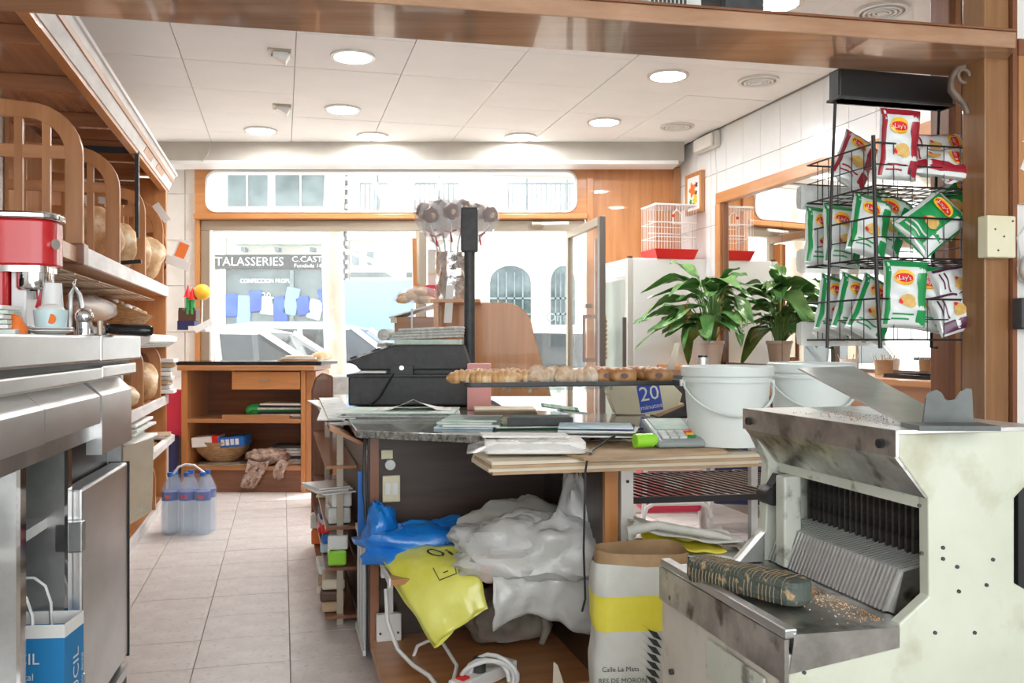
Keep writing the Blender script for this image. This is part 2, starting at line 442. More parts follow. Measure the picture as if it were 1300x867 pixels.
MB().box(.104, .125, -.016, -.006, 1.52, 1.95).build('panel_stile', 'oak_z', wr)
MB().box(.104, 1.2, .0, .12, 2.0, CEIL).build('plaster_head', 'plaster', wr)
t7 = sempty('trim_7', 'fluted wooden door frame behind the snack rack', rz=A, loc=(*at(1205, 0, 3.3).xy, 0))
for k, (x0, x1, dd) in enumerate(((0, .03, 0), (.032, .062, .012), (.064, .10, .03), (.102, .16, .01))):
    MB().box(x0, x1, dd, .1, 0, CEIL).build('moulding', ('brown_z', 'oak_z', 'brown_z', 'honey_z')[k], t7, bevel=.004)
# ================================================================= ceiling fittings
def downlight(px, py, on, label):
    p = atz2(px, py, CEIL)
    t = thing('ceiling_light' if on else 'ceiling_vent', label, 'ceiling light' if on else 'vent', (p.x, p.y, CEIL), A, 'round lights in the ceiling' if on else 'round vents in the ceiling')
    mb = MB(); ring(mb, arc((0, 0), .122, 0, 345, 23), arc((0, 0), .102, 0, 345, 23), -.012, .006, 'xy'); mb.build('rim', 'lamp_ring', t, smooth=40)
    if on:
        MB().lathe([(.0, -.004), (.102, -.004), (.102, .004), (0, .004)], n=24).build('lamp_disc', 'lamp_on', t)
        for s_ in (-1, 1): MB().rbox((.08 * s_, .0, -.009), (.02, .008, .006)).build('clip', 'lamp_ring', t)
    else:
        for r in (.088, .066, .044):
            mb = MB(); ring(mb, arc((0, 0), r, 0, 345, 23), arc((0, 0), r - .012, 0, 345, 23), -.016, .004, 'xy'); mb.build('vent_ring', 'white', t, smooth=40)
        MB().lathe([(0, -.018), (.024, -.018), (.024, 0), (0, 0)], n=16).build('hub', 'white', t)
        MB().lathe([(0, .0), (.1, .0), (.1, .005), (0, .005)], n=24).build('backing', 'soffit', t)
for px, py, on, lb in ((448, 71, 1, 'lit round ceiling light nearest the spotlight fixtures on the left'), (435, 138, 1, 'lit round ceiling light in the middle row on the left'),
                       (331, 165, 1, 'lit round ceiling light leftmost in the row by the window soffit'), (473, 172, 1, 'lit round ceiling light second from left along the window soffit'),
                       (661, 173, 1, 'lit round ceiling light above the transom centre, third along the soffit'), (848, 95, 1, 'lit round ceiling light on the right between the round vents and the board'),
                       (767, 154, 1, 'lit round ceiling light on the right near the wood panel'), (985, 3, 1, 'lit round ceiling light seen above the overhead shelf board'),
                       (963, 102, 0, 'round white vent in the ceiling next to the tiled wall'), (860, 160, 0, 'round white ceiling vent beside the emergency light'),
                       (1120, 13, 0, 'round white ceiling vent seen above the overhead board')):
    downlight(px, py, on, lb)
for k, (px, py) in enumerate(((355, 66), (358, 135))):
    p = atz2(px, py, CEIL)
    t = thing('spotlight', ('square tilting spotlight in the ceiling nearer the overhead board', 'square tilting spotlight in the ceiling nearer the window')[k], 'spotlight', (p.x, p.y, CEIL), A, 'square ceiling spotlights')
    mb = MB(); ring(mb, [(-.06, -.06), (.06, -.06), (.06, .06), (-.06, .06)], [(-.045, -.045), (.045, -.045), (.045, .045), (-.045, .045)], -.01, .004, 'xy'); mb.build('plate', 'alu', t)
    MB().rbox((.01, .0, -.02), (.08, .075, .05), (0, .5, 0)).build('lamp_box', 'white', t, bevel=.004)
    MB().rbox((.035, -.0, -.034), (.012, .06, .034), (0, .5, 0)).build('lamp_glass', 'alu_dark', t)
# ================================================================= right wall: mirror, ledge, tile picture
def bwall(px, a=3.13): return ab(Vector(((px - CX) / F * ona(px, a), ona(px, a), 0)))[1]
t = thing('emergency_light', 'grey emergency light box on the tiled wall below the ceiling', 'emergency light', rm(3.128, bwall(902), 2.615), A)
MB().box(-.045, 0, -.17, .17, -.06, .06).build('housing', 'lamp_ring', t, bevel=.012)
MB().box(-.07, -.045, -.15, .15, -.05, .045).build('diffuser', 'paper', t, bevel=.01)
MB().tube([(-.01, -.1, -.06), (-.005, -.11, -.3), (-.005, -.1, -.55)], .003, 5).build('cable', 'white', t)
b_far, b_seam, b_near = bwall(916), bwall(996), 3.3
mi = thing('wall_mirror', 'large wall mirror of tall panes in an orange wood frame', 'mirror', rm(3.125, 0), A)
edges = [b_far - .07, b_seam, b_seam - .82, b_near + .05]
for k in range(3): MB().box(-.012, 0, edges[k + 1] + .002, edges[k] - .002, .97, 2.13).build('mirror_pane', 'mirror', mi)
MB().box(-.045, .005, b_near, b_far, 2.125, 2.205).build('frame_top', 'honey_y', mi, bevel=.005)
MB().box(-.05, .005, b_far - .075, b_far, .95, 2.125).build('frame_side', 'honey_z', mi, bevel=.005)
MB().box(-.03, .005, b_far - .1, b_far - .075, .97, 2.125).build('inner_bead', 'brown_z', mi)
lg = thing('wall_ledge', 'wooden ledge running along the foot of the wall mirror', 'ledge', rm(3.125, 0), A)
MB().box(-.40, -.003, 3.3, b_far + .3, .915, .95).build('top_board', 'honey_y', lg, bevel=.006)
MB().box(-.36, -.03, 3.35, b_far + .25, .80, .915).build('apron', 'oak_y', lg)
for b_ in (3.5, 4.9, 6.0): MB().prism([(-.003, .80), (-.32, .80), (-.30, .76), (-.003, .35)], b_, b_ + .04, 'xz').build('bracket', 'oak_z', lg)
b_ = bwall(885)
tp = thing('tile_picture', 'framed ceramic tile with painted flowers on the white wall', 'picture', rm(3.128, b_, 2.27), A)
s_ = .15
MB().box(-.022, -.004, -.125, .125, -.145, .145).build('backing', 'brown_z', tp)
mb = MB(); ring(mb, [(-.14, -.16), (.14, -.16), (.14, .16), (-.14, .16)], [(-.11, -.13), (.11, -.13), (.11, .13), (-.11, .13)], -.035, 0, 'yz'); mb.build('frame', 'honey_z', tp, bevel=.004)
MB().box(-.028, -.02, -.112, .112, -.132, .132).build('tile', 'paper', tp)
for cy_, cz_, r, mm in ((.02, .03, .05, 'orange'), (-.03, -.05, .035, 'yellow_ball'), (.05, -.06, .02, 'green'), (-.05, .06, .02, 'brown'), (.0, -.09, .02, 'green_plastic'), (-.045, .0, .018, 'brown')):
    MB().prism([(cy_ + r * (1 + .3 * math.cos(5 * th)) * math.cos(th), cz_ + r * (1 + .3 * math.cos(5 * th)) * math.sin(th)) for th in [2 * math.pi * i / 20 for i in range(20)]], -.0295, -.028, 'yz').build('painted_flower', mm, tp)
# ================================================================= fridge, bird cage
fr_p = at(804, 0, 6.75)
fr = thing('display_fridge', 'white display fridge with glass door under the bird cage', 'fridge', (fr_p.x, fr_p.y, 0), A)
fw, fd, fh = .60, .58, 1.745
# its glass front looks left to the window; the flat white side looks at the room
MB().box(.0, fw, 0, fd, .08, fh).build('cabinet', 'white', fr, bevel=.008)
MB().box(-.05, 0, .0, fd, .10, fh - .005).build('door_frame', 'lamp_ring', fr, bevel=.006)
MB().box(-.056, -.05, .05, fd - .05, .17, fh - .16).build('door_pane', 'glass_green', fr)
MB().box(-.056, -.05, .03, fd - .03, fh - .14, fh - .03).build('header_panel', 'white_gloss', fr)
MB().box(-.075, -.05, .015, .035, .5, 1.3).build('handle', 'alu_dark', fr)
MB().box(.02, fw - .02, .02, fd - .02, 0, .08).build('plinth', 'charcoal', fr)
for k in range(4): MB().box(-.048, -.044, .06, fd - .06, .4 + k * .3, .415 + k * .3).build('shelf', 'white', fr)
MB().cyl((-.02, .02, fh), (-.02, .02, fh + .012), .02).build('hinge_cap', 'brown', fr)
c0 = at(849, 328, 6.95)
cg = thing('bird_cage', 'empty white wire bird cage with red tray on the fridge', 'bird cage', (c0.x, c0.y, fh), A)
cw, cd, ch = .165, .14, .40
mb = MB(); mb.add([(x * s2, y * s2, z) for z, s2 in ((0, .9), (.07, 1.06)) for x, y in ((-cw, -cd), (cw, -cd), (cw, cd), (-cw, cd))], [(0, 3, 2, 1), (0, 1, 5, 4), (1, 2, 6, 5), (2, 3, 7, 6), (3, 0, 4, 7)])
mb.build('tray', 'red_plastic', cg, solid=.006)
mb = MB()
for k in range(15):
    x = -cw + 2 * cw * k / 14
    for y in (-cd, cd): mb.cyl((x, y, .06), (x, y, ch), .0016, n=4)
for k in range(12):
    y = -cd + 2 * cd * k / 11
    for x in (-cw, cw): mb.cyl((x, y, .06), (x, y, ch), .0016, n=4)
for z in (.065, .16, .27, ch):
    mb.tube([(-cw, -cd, z), (cw, -cd, z), (cw, cd, z), (-cw, cd, z)], .003, 5, closed=True)
wirem = mb.build('bars', 'white', cg); wirem['kind'] = 'stuff'
MB().prism([(-cw - .004, -cd - .004), (cw + .004, -cd - .004), (cw + .004, cd + .004), (-cw - .004, cd + .004)], ch, ch + .012, 'xy').build('roof', 'white_gloss', cg)
MB().tube([(-.03, -cd - .004, .26), (-.03, -cd - .004, .33), (0, -cd - .004, .37), (.04, -cd - .004, .33), (.04, -cd - .004, .26)], .005, 5, closed=True).build('door_hatch', 'white_gloss', cg)
MB().ell((-.03, -cd - .006, .32), (.012, .01, .012), 10, 6).build('red_clip', 'red_plastic', cg, smooth=60)
for z in (.2, .29): MB().cyl((-cw, 0, z), (cw, 0, z), .005).build('perch', 'white', cg)
# ================================================================= potted plant on the ledge
mat('leaf', (.045, .17, .035), (.13, .32, .08), 9, (1, 1, 1), rough=.3)
mat('leaf_pale', (.10, .26, .07), (.22, .40, .13), 9, rough=.32)
mat('leaf_dry', (.22, .10, .03), (.42, .26, .08), 9, rough=.6)
mat('pot', (.70, .62, .54), (.78, .70, .62), 4, rough=.4)
mat('soil', (.05, .035, .025), rough=.9)
pb = at(908, 0, 6.22)
pl = thing('potted_plant', 'leafy green peace lily in a pale pot before the mirror', 'plant', (pb.x - .03, pb.y - .008, .95), A)
MB().lathe([(.0, 0), (.062, 0), (.085, .15), (.092, .155), (.092, .175), (.08, .175), (.075, .16), (0, .16)], n=20).build('pot', 'pot', pl, smooth=35)
MB().lathe([(0, .155), (.077, .158), (0, .168)], n=16).build('soil', 'soil', pl)
def leaf_mesh(L, Wd, droop, fold):
    mb = MB(); n = 8; vs = []
    for i in range(n + 1):
        t = i / n; w = Wd * (math.sin(math.pi * min(1, t ** .8)) ** .8) * (1 - .2 * t); x = L * (t - .12 * droop * t * t); z = -droop * L * t * t
        for s2 in (-1, -.5, 0, .5, 1): vs.append((x, s2 * w / 2, z + fold * abs(s2) * w * .5 + .012 * math.sin(9 * t + s2 * 3)))
    fs = [(i * 5 + k, i * 5 + k + 1, (i + 1) * 5 + k + 1, (i + 1) * 5 + k) for i in range(n) for k in range(4)]
    return mb.add(vs, fs).mesh('leaf', 60)
lms = []
for L_, W_, dr_, fo in ((.25, .115, .35, .2), (.29, .135, .6, .15), (.22, .10, .2, .3), (.26, .12, .95, .15)):
    for mn in ('leaf', 'leaf_pale'):
        me = leaf_mesh(L_, W_, dr_, fo); me.materials.append(MATS[mn]); lms.append(me)
random.seed(21)
stems = MB()
for k in range(74):
    an = 2 * math.pi * k * .382 + random.uniform(-.3, .3); el = random.uniform(.25, 1.35)
    r = random.uniform(.06, .20) * math.cos(el * .7) + .015; hgt = .2 + random.uniform(.06, .46) * (.35 + .65 * math.sin(el))
    if math.cos(an) > .3: r *= .45
    p = Vector((r * math.cos(an), r * math.sin(an), hgt))
    sc_ = random.uniform(.85, 1.3)
    if math.cos(an) > 0: sc_ *= max(.35, min(1, (.165 - p.x) / (.31 * math.cos(an) * math.cos(el * .6) + .02)))
    stems.tube([(.03 * math.cos(an), .03 * math.sin(an), .16), (p.x * .55, p.y * .55, .16 + (hgt - .16) * .62), p], [.005, .0045, .003], 5)
    o = bpy.data.objects.new('leaf', lms[k % 8]); col.objects.link(o); o.parent = pl; o.location = p
    o.scale = (sc_,) * 3; o.rotation_euler = (random.uniform(-.5, .5), -el * .75 + .25, an)
stems.build('stems', 'leaf_pale', pl, smooth=60)['kind'] = 'stuff'
me = leaf_mesh(.13, .06, .1, .5); me.materials.append(MATS['leaf_dry'])
o = bpy.data.objects.new('dry_flower', me); col.objects.link(o); o.parent = pl; o.location = (-.24, -.12, .42); o.rotation_euler = (0, 1.45, .3)
MB().tube([(-.03, -.02, .17), (-.12, -.06, .42), (-.2, -.1, .48), (-.24, -.12, .42)], .0025, 5).build('flower_stalk', 'leaf_dry', pl)
# small things on the ledge near the mirror
for k, (px, mm, lb) in enumerate(((1077, 'white', 'white tub of wooden skewers on the ledge below the snack rack'), (1122, 'card', 'tan tub of wooden skewers on the ledge below the snack rack'))):
    Yk = ona(px, 2.98); P_ = at(px, 0, Yk)
    t = thing('skewer_tub', lb, 'tub', (P_.x, P_.y, .95), 0, 'skewer tubs on the ledge')
    MB().lathe([(0, 0), (.042, 0), (.046, .075), (.042, .075), (.04, .01), (0, .01)], n=18).build('tub', mm, t, smooth=40)
    for i in range(9):
        an = i * .7; MB().cyl((.02 * math.cos(an), .02 * math.sin(an), .012), (.055 * math.cos(an), .055 * math.sin(an), .1), .002, n=4).build('skewer', 'card_pale', t)
t = thing('black_tray', 'thin black tray lying on the ledge beside the post', 'tray', rm(2.86, bwall(1190, 2.9), .95), A)
MB().prism(rrect(-.1, .1, -.22, .22, .03), 0, .008, 'xy').build('tray_base', 'black_gloss', t)
mb = MB(); ring(mb, rrect(-.1, .1, -.22, .22, .03), rrect(-.095, .095, -.215, .215, .028), .008, .018, 'xy'); mb.build('tray_rim', 'black_gloss', t)
# ================================================================= bread shelf unit on the left
mat('crust', (.50, .29, .13), (.74, .54, .33), 14, rough=.75, bump=.35, bsc=25, c3=(.82, .72, .56), spot=14)
mat('wicker', (.30, .17, .07), (.52, .34, .17), 60, (.4, .4, 2), rough=.7, bump=.6, bsc=70)
mat('film', (.92, .92, .92), rough=.15, clear=.55)
mat('film_milky', (.88, .88, .85), rough=.12, clear=.38, bump=1.0, bsc=20, coat=.6)
mat('film_thin', (.85, .85, .85), rough=.12, clear=.74)
mat('film_grey', (.60, .58, .52), rough=.3, clear=.5, bump=.4, bsc=14)
SX = -.775
bu = thing('bread_shelf_unit', 'tall wooden bread shelving unit with arched slatted dividers', 'shelving', rm(SX, 0), A)
MB().box(-.52, -.005, 6.69, 6.73, 0, 2.25).build('end_panel', 'honey_z', bu, bevel=.004)
MB().box(-.54, -.52, 4.9, 6.73, 0, 2.25).build('back_panel', 'oak_z', bu)
MB().box(-.54, -.02, 2.0, 6.73, 2.27, 2.29).build('canopy_board', 'canopy_y', bu)
for k in range(8):
    b_ = 2.3 + k * .66
    MB().box(-.54, -.02, b_, b_ + .05, 2.2, 2.27).build('canopy_rib', 'canopy_x', bu, bevel=.004)
fa = MB().prism([(-.03, 2.18), (.005, 2.18), (.05, 2.28), (.03, 2.30), (-.03, 2.30)], 2.0, 6.76, 'xz').build('fascia', 'white_worn', bu)
MB().prism([(-.045, 2.165), (-.005, 2.165), (.0, 2.182), (-.045, 2.182)], 2.0, 6.755, 'xz').build('bead', 'honey_y', fa)
MB().prism([(.028, 2.232), (.036, 2.232), (.044, 2.25), (.034, 2.25)], 2.0, 6.76, 'xz').build('bead', 'oak_y', fa)
MB().prism([(.03, 2.28), (.06, 2.28), (.06, 2.30), (.03, 2.30)], 2.0, 6.77, 'xz').build('bead', 'white', fa)
for b_ in (5.5, 6.0):
    MB().prism([(.0, 2.186), (.016, 2.2), (.03, 2.226), (.012, 2.226)], b_, b_ + .3, 'xz').build('inset', 'honey_y', fa)
# bread shelf
MB().box(-.52, -.012, 3.0, 6.69, 1.435, 1.495).build('shelf_board', 'oak_y', bu)
MB().box(-.012, .008, 3.99, 6.70, 1.43, 1.502).build('shelf_edge', 'white_worn', bu, bevel=.003)
MB().box(-.09, .014, 3.90, 3.99, 1.425, 1.51).build('end_block', 'brown_x', bu, bevel=.004)
def arch_div(b_, z0, zt, dep, name='arch_divider', slats=True, wdt=.065, r=.2):
    out = [(0, z0), (0, zt - r)] + arc((-r, zt - r), r, 0, 90, 8)[1:] + [(-dep, zt + .02)]
    ri = r - wdt
    inn = [(-dep, zt + .02 - wdt)] + arc((-r, zt - r), ri, 90, 0, 8) + [(-wdt, z0)]
    d_ = MB().prism(out + inn, b_, b_ + .03, 'xz').build(name, 'oak_z', bu, bevel=.003)
    if slats:
        MB().box(-dep, -wdt + .004, b_ + .004, b_ + .026, zt - .22, zt - .17).build('rail', 'oak_x', d_)
        for x in (-.15, -.25, -.35, -.45):
            if -x < dep: MB().box(x, x + .03, b_ + .003, b_ + .027, z0, zt - .04 if x < -.2 else zt - .06).build('slat', 'oak_z', d_)
    return d_
for b_ in (3.945, 4.80, 5.66, 6.48): arch_div(b_, 1.495, 2.07, .5)
arch_div(6.66, 1.495, 1.98, .4, slats=False)
# wire shelf under the bread shelf
mb = MB()
for k in range(14): mb.cyl((-.46 + k * .032, 3.0, 1.395), (-.46 + k * .032, 6.3, 1.395), .004, n=5)
for b_ in (3.3, 3.9, 4.4, 5.0, 5.6, 6.2): mb.cyl((-.48, b_, 1.387), (-.02, b_, 1.387), .006, n=5)
mb.build('wire_shelf', 'wire_pale', bu)
# sloping middle shelf
MB().prism([(-.50, 1.30), (-.02, 1.09), (-.02, 1.105), (-.50, 1.32)], 4.45, 6.69, 'xz').build('sloping_shelf', 'oak_y', bu)
MB().prism([(-.50, 1.33), (-.0, 1.115), (.0, 1.06), (-.06, 1.04), (-.50, 1.2)], 4.42, 4.45, 'xz').build('shelf_bracket', 'brown_x', bu)
pr = MB().prism([(.0, 1.085), (.065, 1.12), (.07, 1.15), (.01, 1.165)], 5.35, 6.69, 'xz').build('price_rail', 'white', bu)
for k in range(3): MB().prism([(.012 + k * .02, 1.084 + k * .013), (.02 + k * .02, 1.088 + k * .013), (.02 + k * .02, 1.092 + k * .013), (.012 + k * .02, 1.09 + k * .013)], 5.36, 6.68, 'xz').build('groove', 'paper_grey', pr)
# lower shelves
MB().box(-.52, -.01, 4.2, 6.69, .69, .735).build('shelf_board', 'oak_y', bu)
MB().box(-.01, .01, 4.2, 6.70, .69, .75).build('shelf_edge', 'white_worn', bu, bevel=.003)
for b_ in (5.58, 6.35): arch_div(b_, .735, 1.13, .45, slats=False, wdt=.07, r=.15)
MB().prism([(-.5, .50), (.03, .43), (.03, .455), (-.5, .525)], 5.3, 6.69, 'xz').build('magazine_shelf', 'oak_y', bu)
MB().prism([(.02, .44), (.05, .43), (.05, .47), (.02, .48)], 5.3, 6.70, 'xz').build('shelf_edge', 'white_worn', bu)
MB().prism([(-.5, .05), (0, .05), (0, .25)] + arc((-.16, .25), .16, 0, 90, 6)[1:] + [(-.5, .41)], 6.1, 6.13, 'xz').build('lower_divider', 'oak_z', bu)
MB().box(-.52, -.02, 4.3, 6.69, .0, .045).build('base_board', 'oak_y', bu)
MB().box(-.02, .0, 4.2, 6.70, .0, .055).build('base_edge', 'white_worn', bu)
# glass screen hanging from the canopy
gl = thing('hanging_screen', 'slim dark-edged glass panel hanging under the bread canopy', 'screen', rm(SX, 0), A)
MB().box(-.30, .0, 5.42, 5.432, 1.88, 2.16).build('glass_sheet', 'mirror', gl)
MB().box(-.02, .0, 5.405, 5.44, 1.70, 2.17).build('edge_bar', 'black', gl)
MB().box(-.33, -.31, 5.405, 5.44, 1.70, 2.17).build('edge_bar', 'black', gl)
MB().box(-.33, 0, 5.405, 5.44, 2.165, 2.20).build('hanger', 'black', gl)
def loaf(a, b_, z, size, lean, rz, label, seed=0):
    mb = MB()
    def fn(d, p):
        n_ = 1 + .2 * nz(d * 1.6 + Vector((seed, 0, 0))) + .05 * nz(d * 6 + Vector((seed, 3, 0))) - .05 * max(0, 1 - abs(d.x * 3 + .4 * math.sin(d.z * 4)) * 2)
        return p * n_
    mb.ell((0, 0, 0), size, 30, 18, fn)
    mb.xf(Matrix.Rotation(lean, 4, 'X'))
    lo = min(v[2] for v in mb.v)
    o = mb.build('bread_loaf', 'crust', None, smooth=80); tag(o, label, 'bread', 'loaves on the bread shelves')
    o.location = rm(a, b_, z - lo); o.rotation_euler[2] = A + rz
for k, q_ in enumerate(((-.94, 4.97, 1.497, (.15, .075, .15), .3, .2, 'big pale round loaf leaning behind the second arched divider'), (-.875, 5.24, 1.497, (.13, .08, .135), .25, -.2, 'floury round loaf before the third arched divider'),
                        (-.90, 5.86, 1.497, (.13, .08, .14), .2, .1, 'crusty loaf just past the third arched divider'), (-.85, 6.14, 1.497, (.12, .09, .14), .15, .3, 'crusty loaf furthest along the upper bread shelf'),
                        (-.87, 6.10, .737, (.12, .08, .13), .2, .1, 'round loaf standing on the lower bread shelf between arches'), (-.88, 5.36, .737, (.11, .11, .075), 0, .1, 'pale flat loaf at the near end of the lower bread shelf'))):
    loaf(*q_, seed=(k + 1) * 7)
t = thing('price_card', 'white tilted price card with dark pen at shelf end', 'card', rm(-.70, 6.55, 1.70), A)
def pcard(px, py, Y, w, h, rot, label, m='white', pic=None):
    p = at(px, py, Y); t = thing('price_card', label, 'card', p, A, 'price cards on the bread shelf ends')
    MB().rbox((0, 0, 0), (w, .006, h), rot).build('card', m, t)
    MB().cyl((-w / 2, 0.01, -.02), (-w / 2 - .02, .06, -.05), .005).build('clip', 'black', t)
    if pic: MB().rbox((0, -.004, .0), (w * .75, .003, h * .7), rot).build('picture', pic, t)
bpy.data.objects.remove(t)
pcard(205, 270, 6.2, .05, .14, (0, -.6, 0), 'white slanted price card high on the shelf end')
pcard(231, 318, 6.3, .09, .15, (.2, .35, .3), 'picture card in brown and orange at the shelf end', 'white', 'orange')
pcard(226, 334, 6.25, .16, .06, (0, .35, 0), 'blank white price strip below the picture card')
# black knife / clip on the bread shelf
t = MB().bar((0, 0, 0), (.13, .0, .01), .02, .02).build('black_clip', 'black', loc=at(147, 334, 4.75) , rz=.1); tag(t, 'black clip handle poking out over the bread shelf edge', 'clip')
# wicker basket with bread bits, plastic-wrapped bread
k_ = at(192, 400, 5.6)
t = thing('wicker_basket', 'small wicker basket tipped forward on the sloping shelf', 'basket', rm(-.96, 5.75, 1.215), A)
mb = MB(); mb.lathe([(0, 0), (.12, 0), (.17, .13), (.175, .135), (.165, .135), (.115, .012), (0, .012)], n=24, sy=1.1); mb.xf(Matrix.Rotation(.42, 4, 'Y')); mb.build('basket_body', 'wicker', t, smooth=40)
random.seed(3)
for k in range(16):
    mb = MB(); p = Matrix.Rotation(.42, 4, 'Y') @ Vector((random.uniform(-.11, .12), random.uniform(-.12, .12), .13))
    mb.ell(p, (.025, .02, .018), 8, 5); mb.build('crust_piece', ('paper', 'crust', 'orange')[k % 3 if k > 12 else k % 2], t, smooth=60)
t = thing('bread_bag', 'long loaf in a clear plastic bag on the sloping shelf', 'bread', rm(-.93, 4.95, 1.26), A)
mb = MB(); mb.ell((0, 0, .02), (.06, .34, .05), 16, 12); mb.build('loaf', 'crust', t, smooth=60)
mb = MB(); mb.ell((0, 0.03, .025), (.09, .45, .065), 20, 14, lambda d, p: p * (1 + .15 * nz(d * 5))); mb.build('film', 'film', t, smooth=60)
# papers, red folder, carton, book at the foot of the unit
random.seed(11)
t = papers('bag_stack', 'crumpled stack of white paper bags under the lower bread shelf', 'bags', rm(-.93, 5.55, .50), .30, .6, 10, .017, mats=['paper', 'paper_grey', 'white'], rz=A, jit=.03)
t = thing('red_folder', 'pink-red cardboard folder standing beyond the bread shelves', 'folder', at(231, 570, 6.5) * 1, A * 0)
t.location.z = .42
MB().box(-.095, .07, -.02, .02, .0, .36).build('cover', 'pink_red', t, bevel=.01)
MB().prism([(.055, 0), (.085, .02), (.09, .2), (.06, .22)], -.03, .03, 'xz').build('flap', 'pink_red', t)
t.location = at(226, 0, 6.8); t.location.z = .40
t = thing('carton_sheet', 'open beige carton leaning out below the bread shelves', 'box', rm(-.80, 5.08, .056), A)
MB().box(-.20, .0, -.09, .16, .0, .30).build('carton', 'card_pale', t)
q = MB().prism([(.0, .10), (.15, .19), (.16, .57), (.0, .52)], -.105, -.098, 'xz').build('flap', 'card_pale', t)
text('El Dulze', .06, lambda x, y: (.085 + x * .5, -.1065, .20 + y * .9 + x * .2), 'paper_grey', q)
t = papers('wrapped_goods', 'white and brown wrapped paper goods on the floor shelf', 'packets', rm(-.83, 4.80, .056), .12, .24, 2, .03, mats=['paper', 'card'], rz=A + .3)
p_ = at(226, 0, 6.85)
t = thing('blue_binder', 'slim blue and white binder standing behind the water bottles', 'binder', (p_.x, p_.y - .1, 0), 0)
MB().box(-.03, .03, -.12, .1, 0, .42).build('cover', 'navy', t); MB().box(-.012, .012, -.122, .1, .02, .415).build('spine_label', 'white', t)
t = papers('leaflet_stack', 'thin leaflets lying on the magazine shelf end', 'leaflets', rm(-.83, 6.45, .475), .2, .3, 5, .006, mats=['paper', 'card', 'paper_blue'], rz=A)
# small toy display shelf
tp_ = at(243, 419, 6.95)
t = thing('toy_castle', 'brown toy castle with red cones, green towers and a yellow ball', 'toy', tp_, 0)
MB().box(-.10, .13, -.06, .06, -.012, 0).build('shelf', 'white', t)
MB().box(-.09, .04, -.05, .05, 0, .07).build('box', 'navy', t); MB().box(-.085, .05, -.045, .045, .07, .15).build('castle_wall', 'brown', t)
for x in (-.07, -.02, .03): MB().box(x - .012, x + .012, -.046, .046, .15, .17).build('battlement', 'brown', t)
for x, h_ in ((-.015, .20), (.02, .18)):
    tw = MB().cyl((x, -.03, .12), (x, -.03, h_ + .05), .018).build('tower', 'green_plastic', t, smooth=40); MB().lathe([(.034, h_ + .05), (.0, h_ + .15)], (x, -.03, 0), 14).build('cone_roof', 'red_plastic', t, smooth=40)
MB().ell((.09, -.02, .29), (.062, .055, .062), 18, 12).build('ball', 'yellow_ball', t, smooth=80); MB().cyl((.085, -.02, 0), (.09, -.02, .23), .006).build('stick', 'white', t)
MB().box(-.005, .12, -.055, .05, 0, .03).build('tray', 'paper', t)
MB().rbox((.11, -.06, .03), (.14, .02, .05), (0, -.5, .3)).build('card', 'white', t)
# packets by the shelf end at mid height
t = papers('paper_packets', 'small white packets stacked at the far end of the lower shelf', 'packets', rm(-.80, 6.6, .765), .16, .16, 8, .03, mats=['paper', 'paper_grey', 'card', 'white'], rz=A, jit=.02)
# ================================================================= stainless counter
A2 = .2007
ct = thing('steel_counter', 'stainless steel bar counter with chamfered fronts and fridge compartments', 'counter', (-1.157, 2.82, 0), A2)
L0 = -1.85
MB().box(-.65, 0, L0, -.5, 1.068, 1.135).build('worktop', 'steel', ct, bevel=.006)
MB().box(-.65, 0.002, -.498, 0, 1.066, 1.137).build('worktop_end', 'steel', ct, bevel=.006)
MB().box(-.6, -.03, L0, -.01, 1.05, 1.068).build('shadow_gap', 'black', ct)
MB().box(-.6, -.012, L0, -.44, 1.018, 1.052).build('ledge', 'steel', ct, bevel=.005)
MB().box(-.6, -.008, -.435, -.02, 1.022, 1.056).build('ledge', 'steel', ct, bevel=.005)
MB().prism([(-.5, 1.018), (-.07, 1.018), (-.018, .975), (-.018, .902), (-.05, .902), (-.05, .96), (-.5, .96)], L0, -.91, 'xz').build('chamfered_front', 'steel', ct)
MB().prism([(-.5, 1.018), (-.07, 1.018), (-.018, .975), (-.018, .904), (-.05, .904), (-.05, .96), (-.5, .96)], -.906, -.43, 'xz').build('chamfered_front', 'steel', ct)
MB().prism([(-.5, 1.02), (-.065, 1.02), (-.02, .975), (-.02, .817), (-.06, .817), (-.06, .96), (-.5, .96)], -.40, -.03, 'xz').build('chamfered_front', 'steel', ct)
MB().box(-.55, -.04, L0, -.03, .86, .96).build('upper_box', 'steel_grey', ct)
MB().box(-.6, -.57, L0, 0, .1, 1.02).build('back_panel', 'steel_grey', ct)
MB().box(-.6, -.03, L0, -.03, .1, .13).build('bottom_panel', 'steel', ct)
for y_ in (-.95, -.60): 
    pt = MB().box(-.57, -.06, y_, y_ + .03, .13, .86).build('partition', 'steel_grey', ct)
    MB().box(-.06, -.052, y_ - .003, y_ + .033, .13, .86).build('edge_trim', 'chrome', pt)
MB().box(-.57, -.05, -.03, 0, .1, 1.05).build('end_wall', 'steel_grey', ct)
MB().box(-.57, -.09, -.57, -.03, .1, .86).build('fridge_box', 'black', ct)
for y0, y1 in ((-.92, -.60), (-1.8, -.95)):
    MB().box(-.57, -.10, y0, y1, .665, .69).build('shelf', 'steel', ct)
MB().box(-.57, -.03, L0, -.05, 0, .1).build('kick_base', 'charcoal', ct)
dd = MB().box(-.082, -.03, -.56, -.035, .16, .75).build('door', 'steel', ct, bevel=.006)
MB().box(-.085, -.026, -.034, -.026, .155, .752).build('gasket', 'rubber', dd)
for z_ in (.22, .60): MB().box(-.085, -.02, -.60, -.565, z_, z_ + .075).build('hinge', 'steel_grey', dd, bevel=.004)
def cw_(x, y, z=1.137): # counter local to world
    return Vector((-1.157 + x * math.cos(A2) - y * math.sin(A2), 2.82 + x * math.sin(A2) + y * math.cos(A2), z))
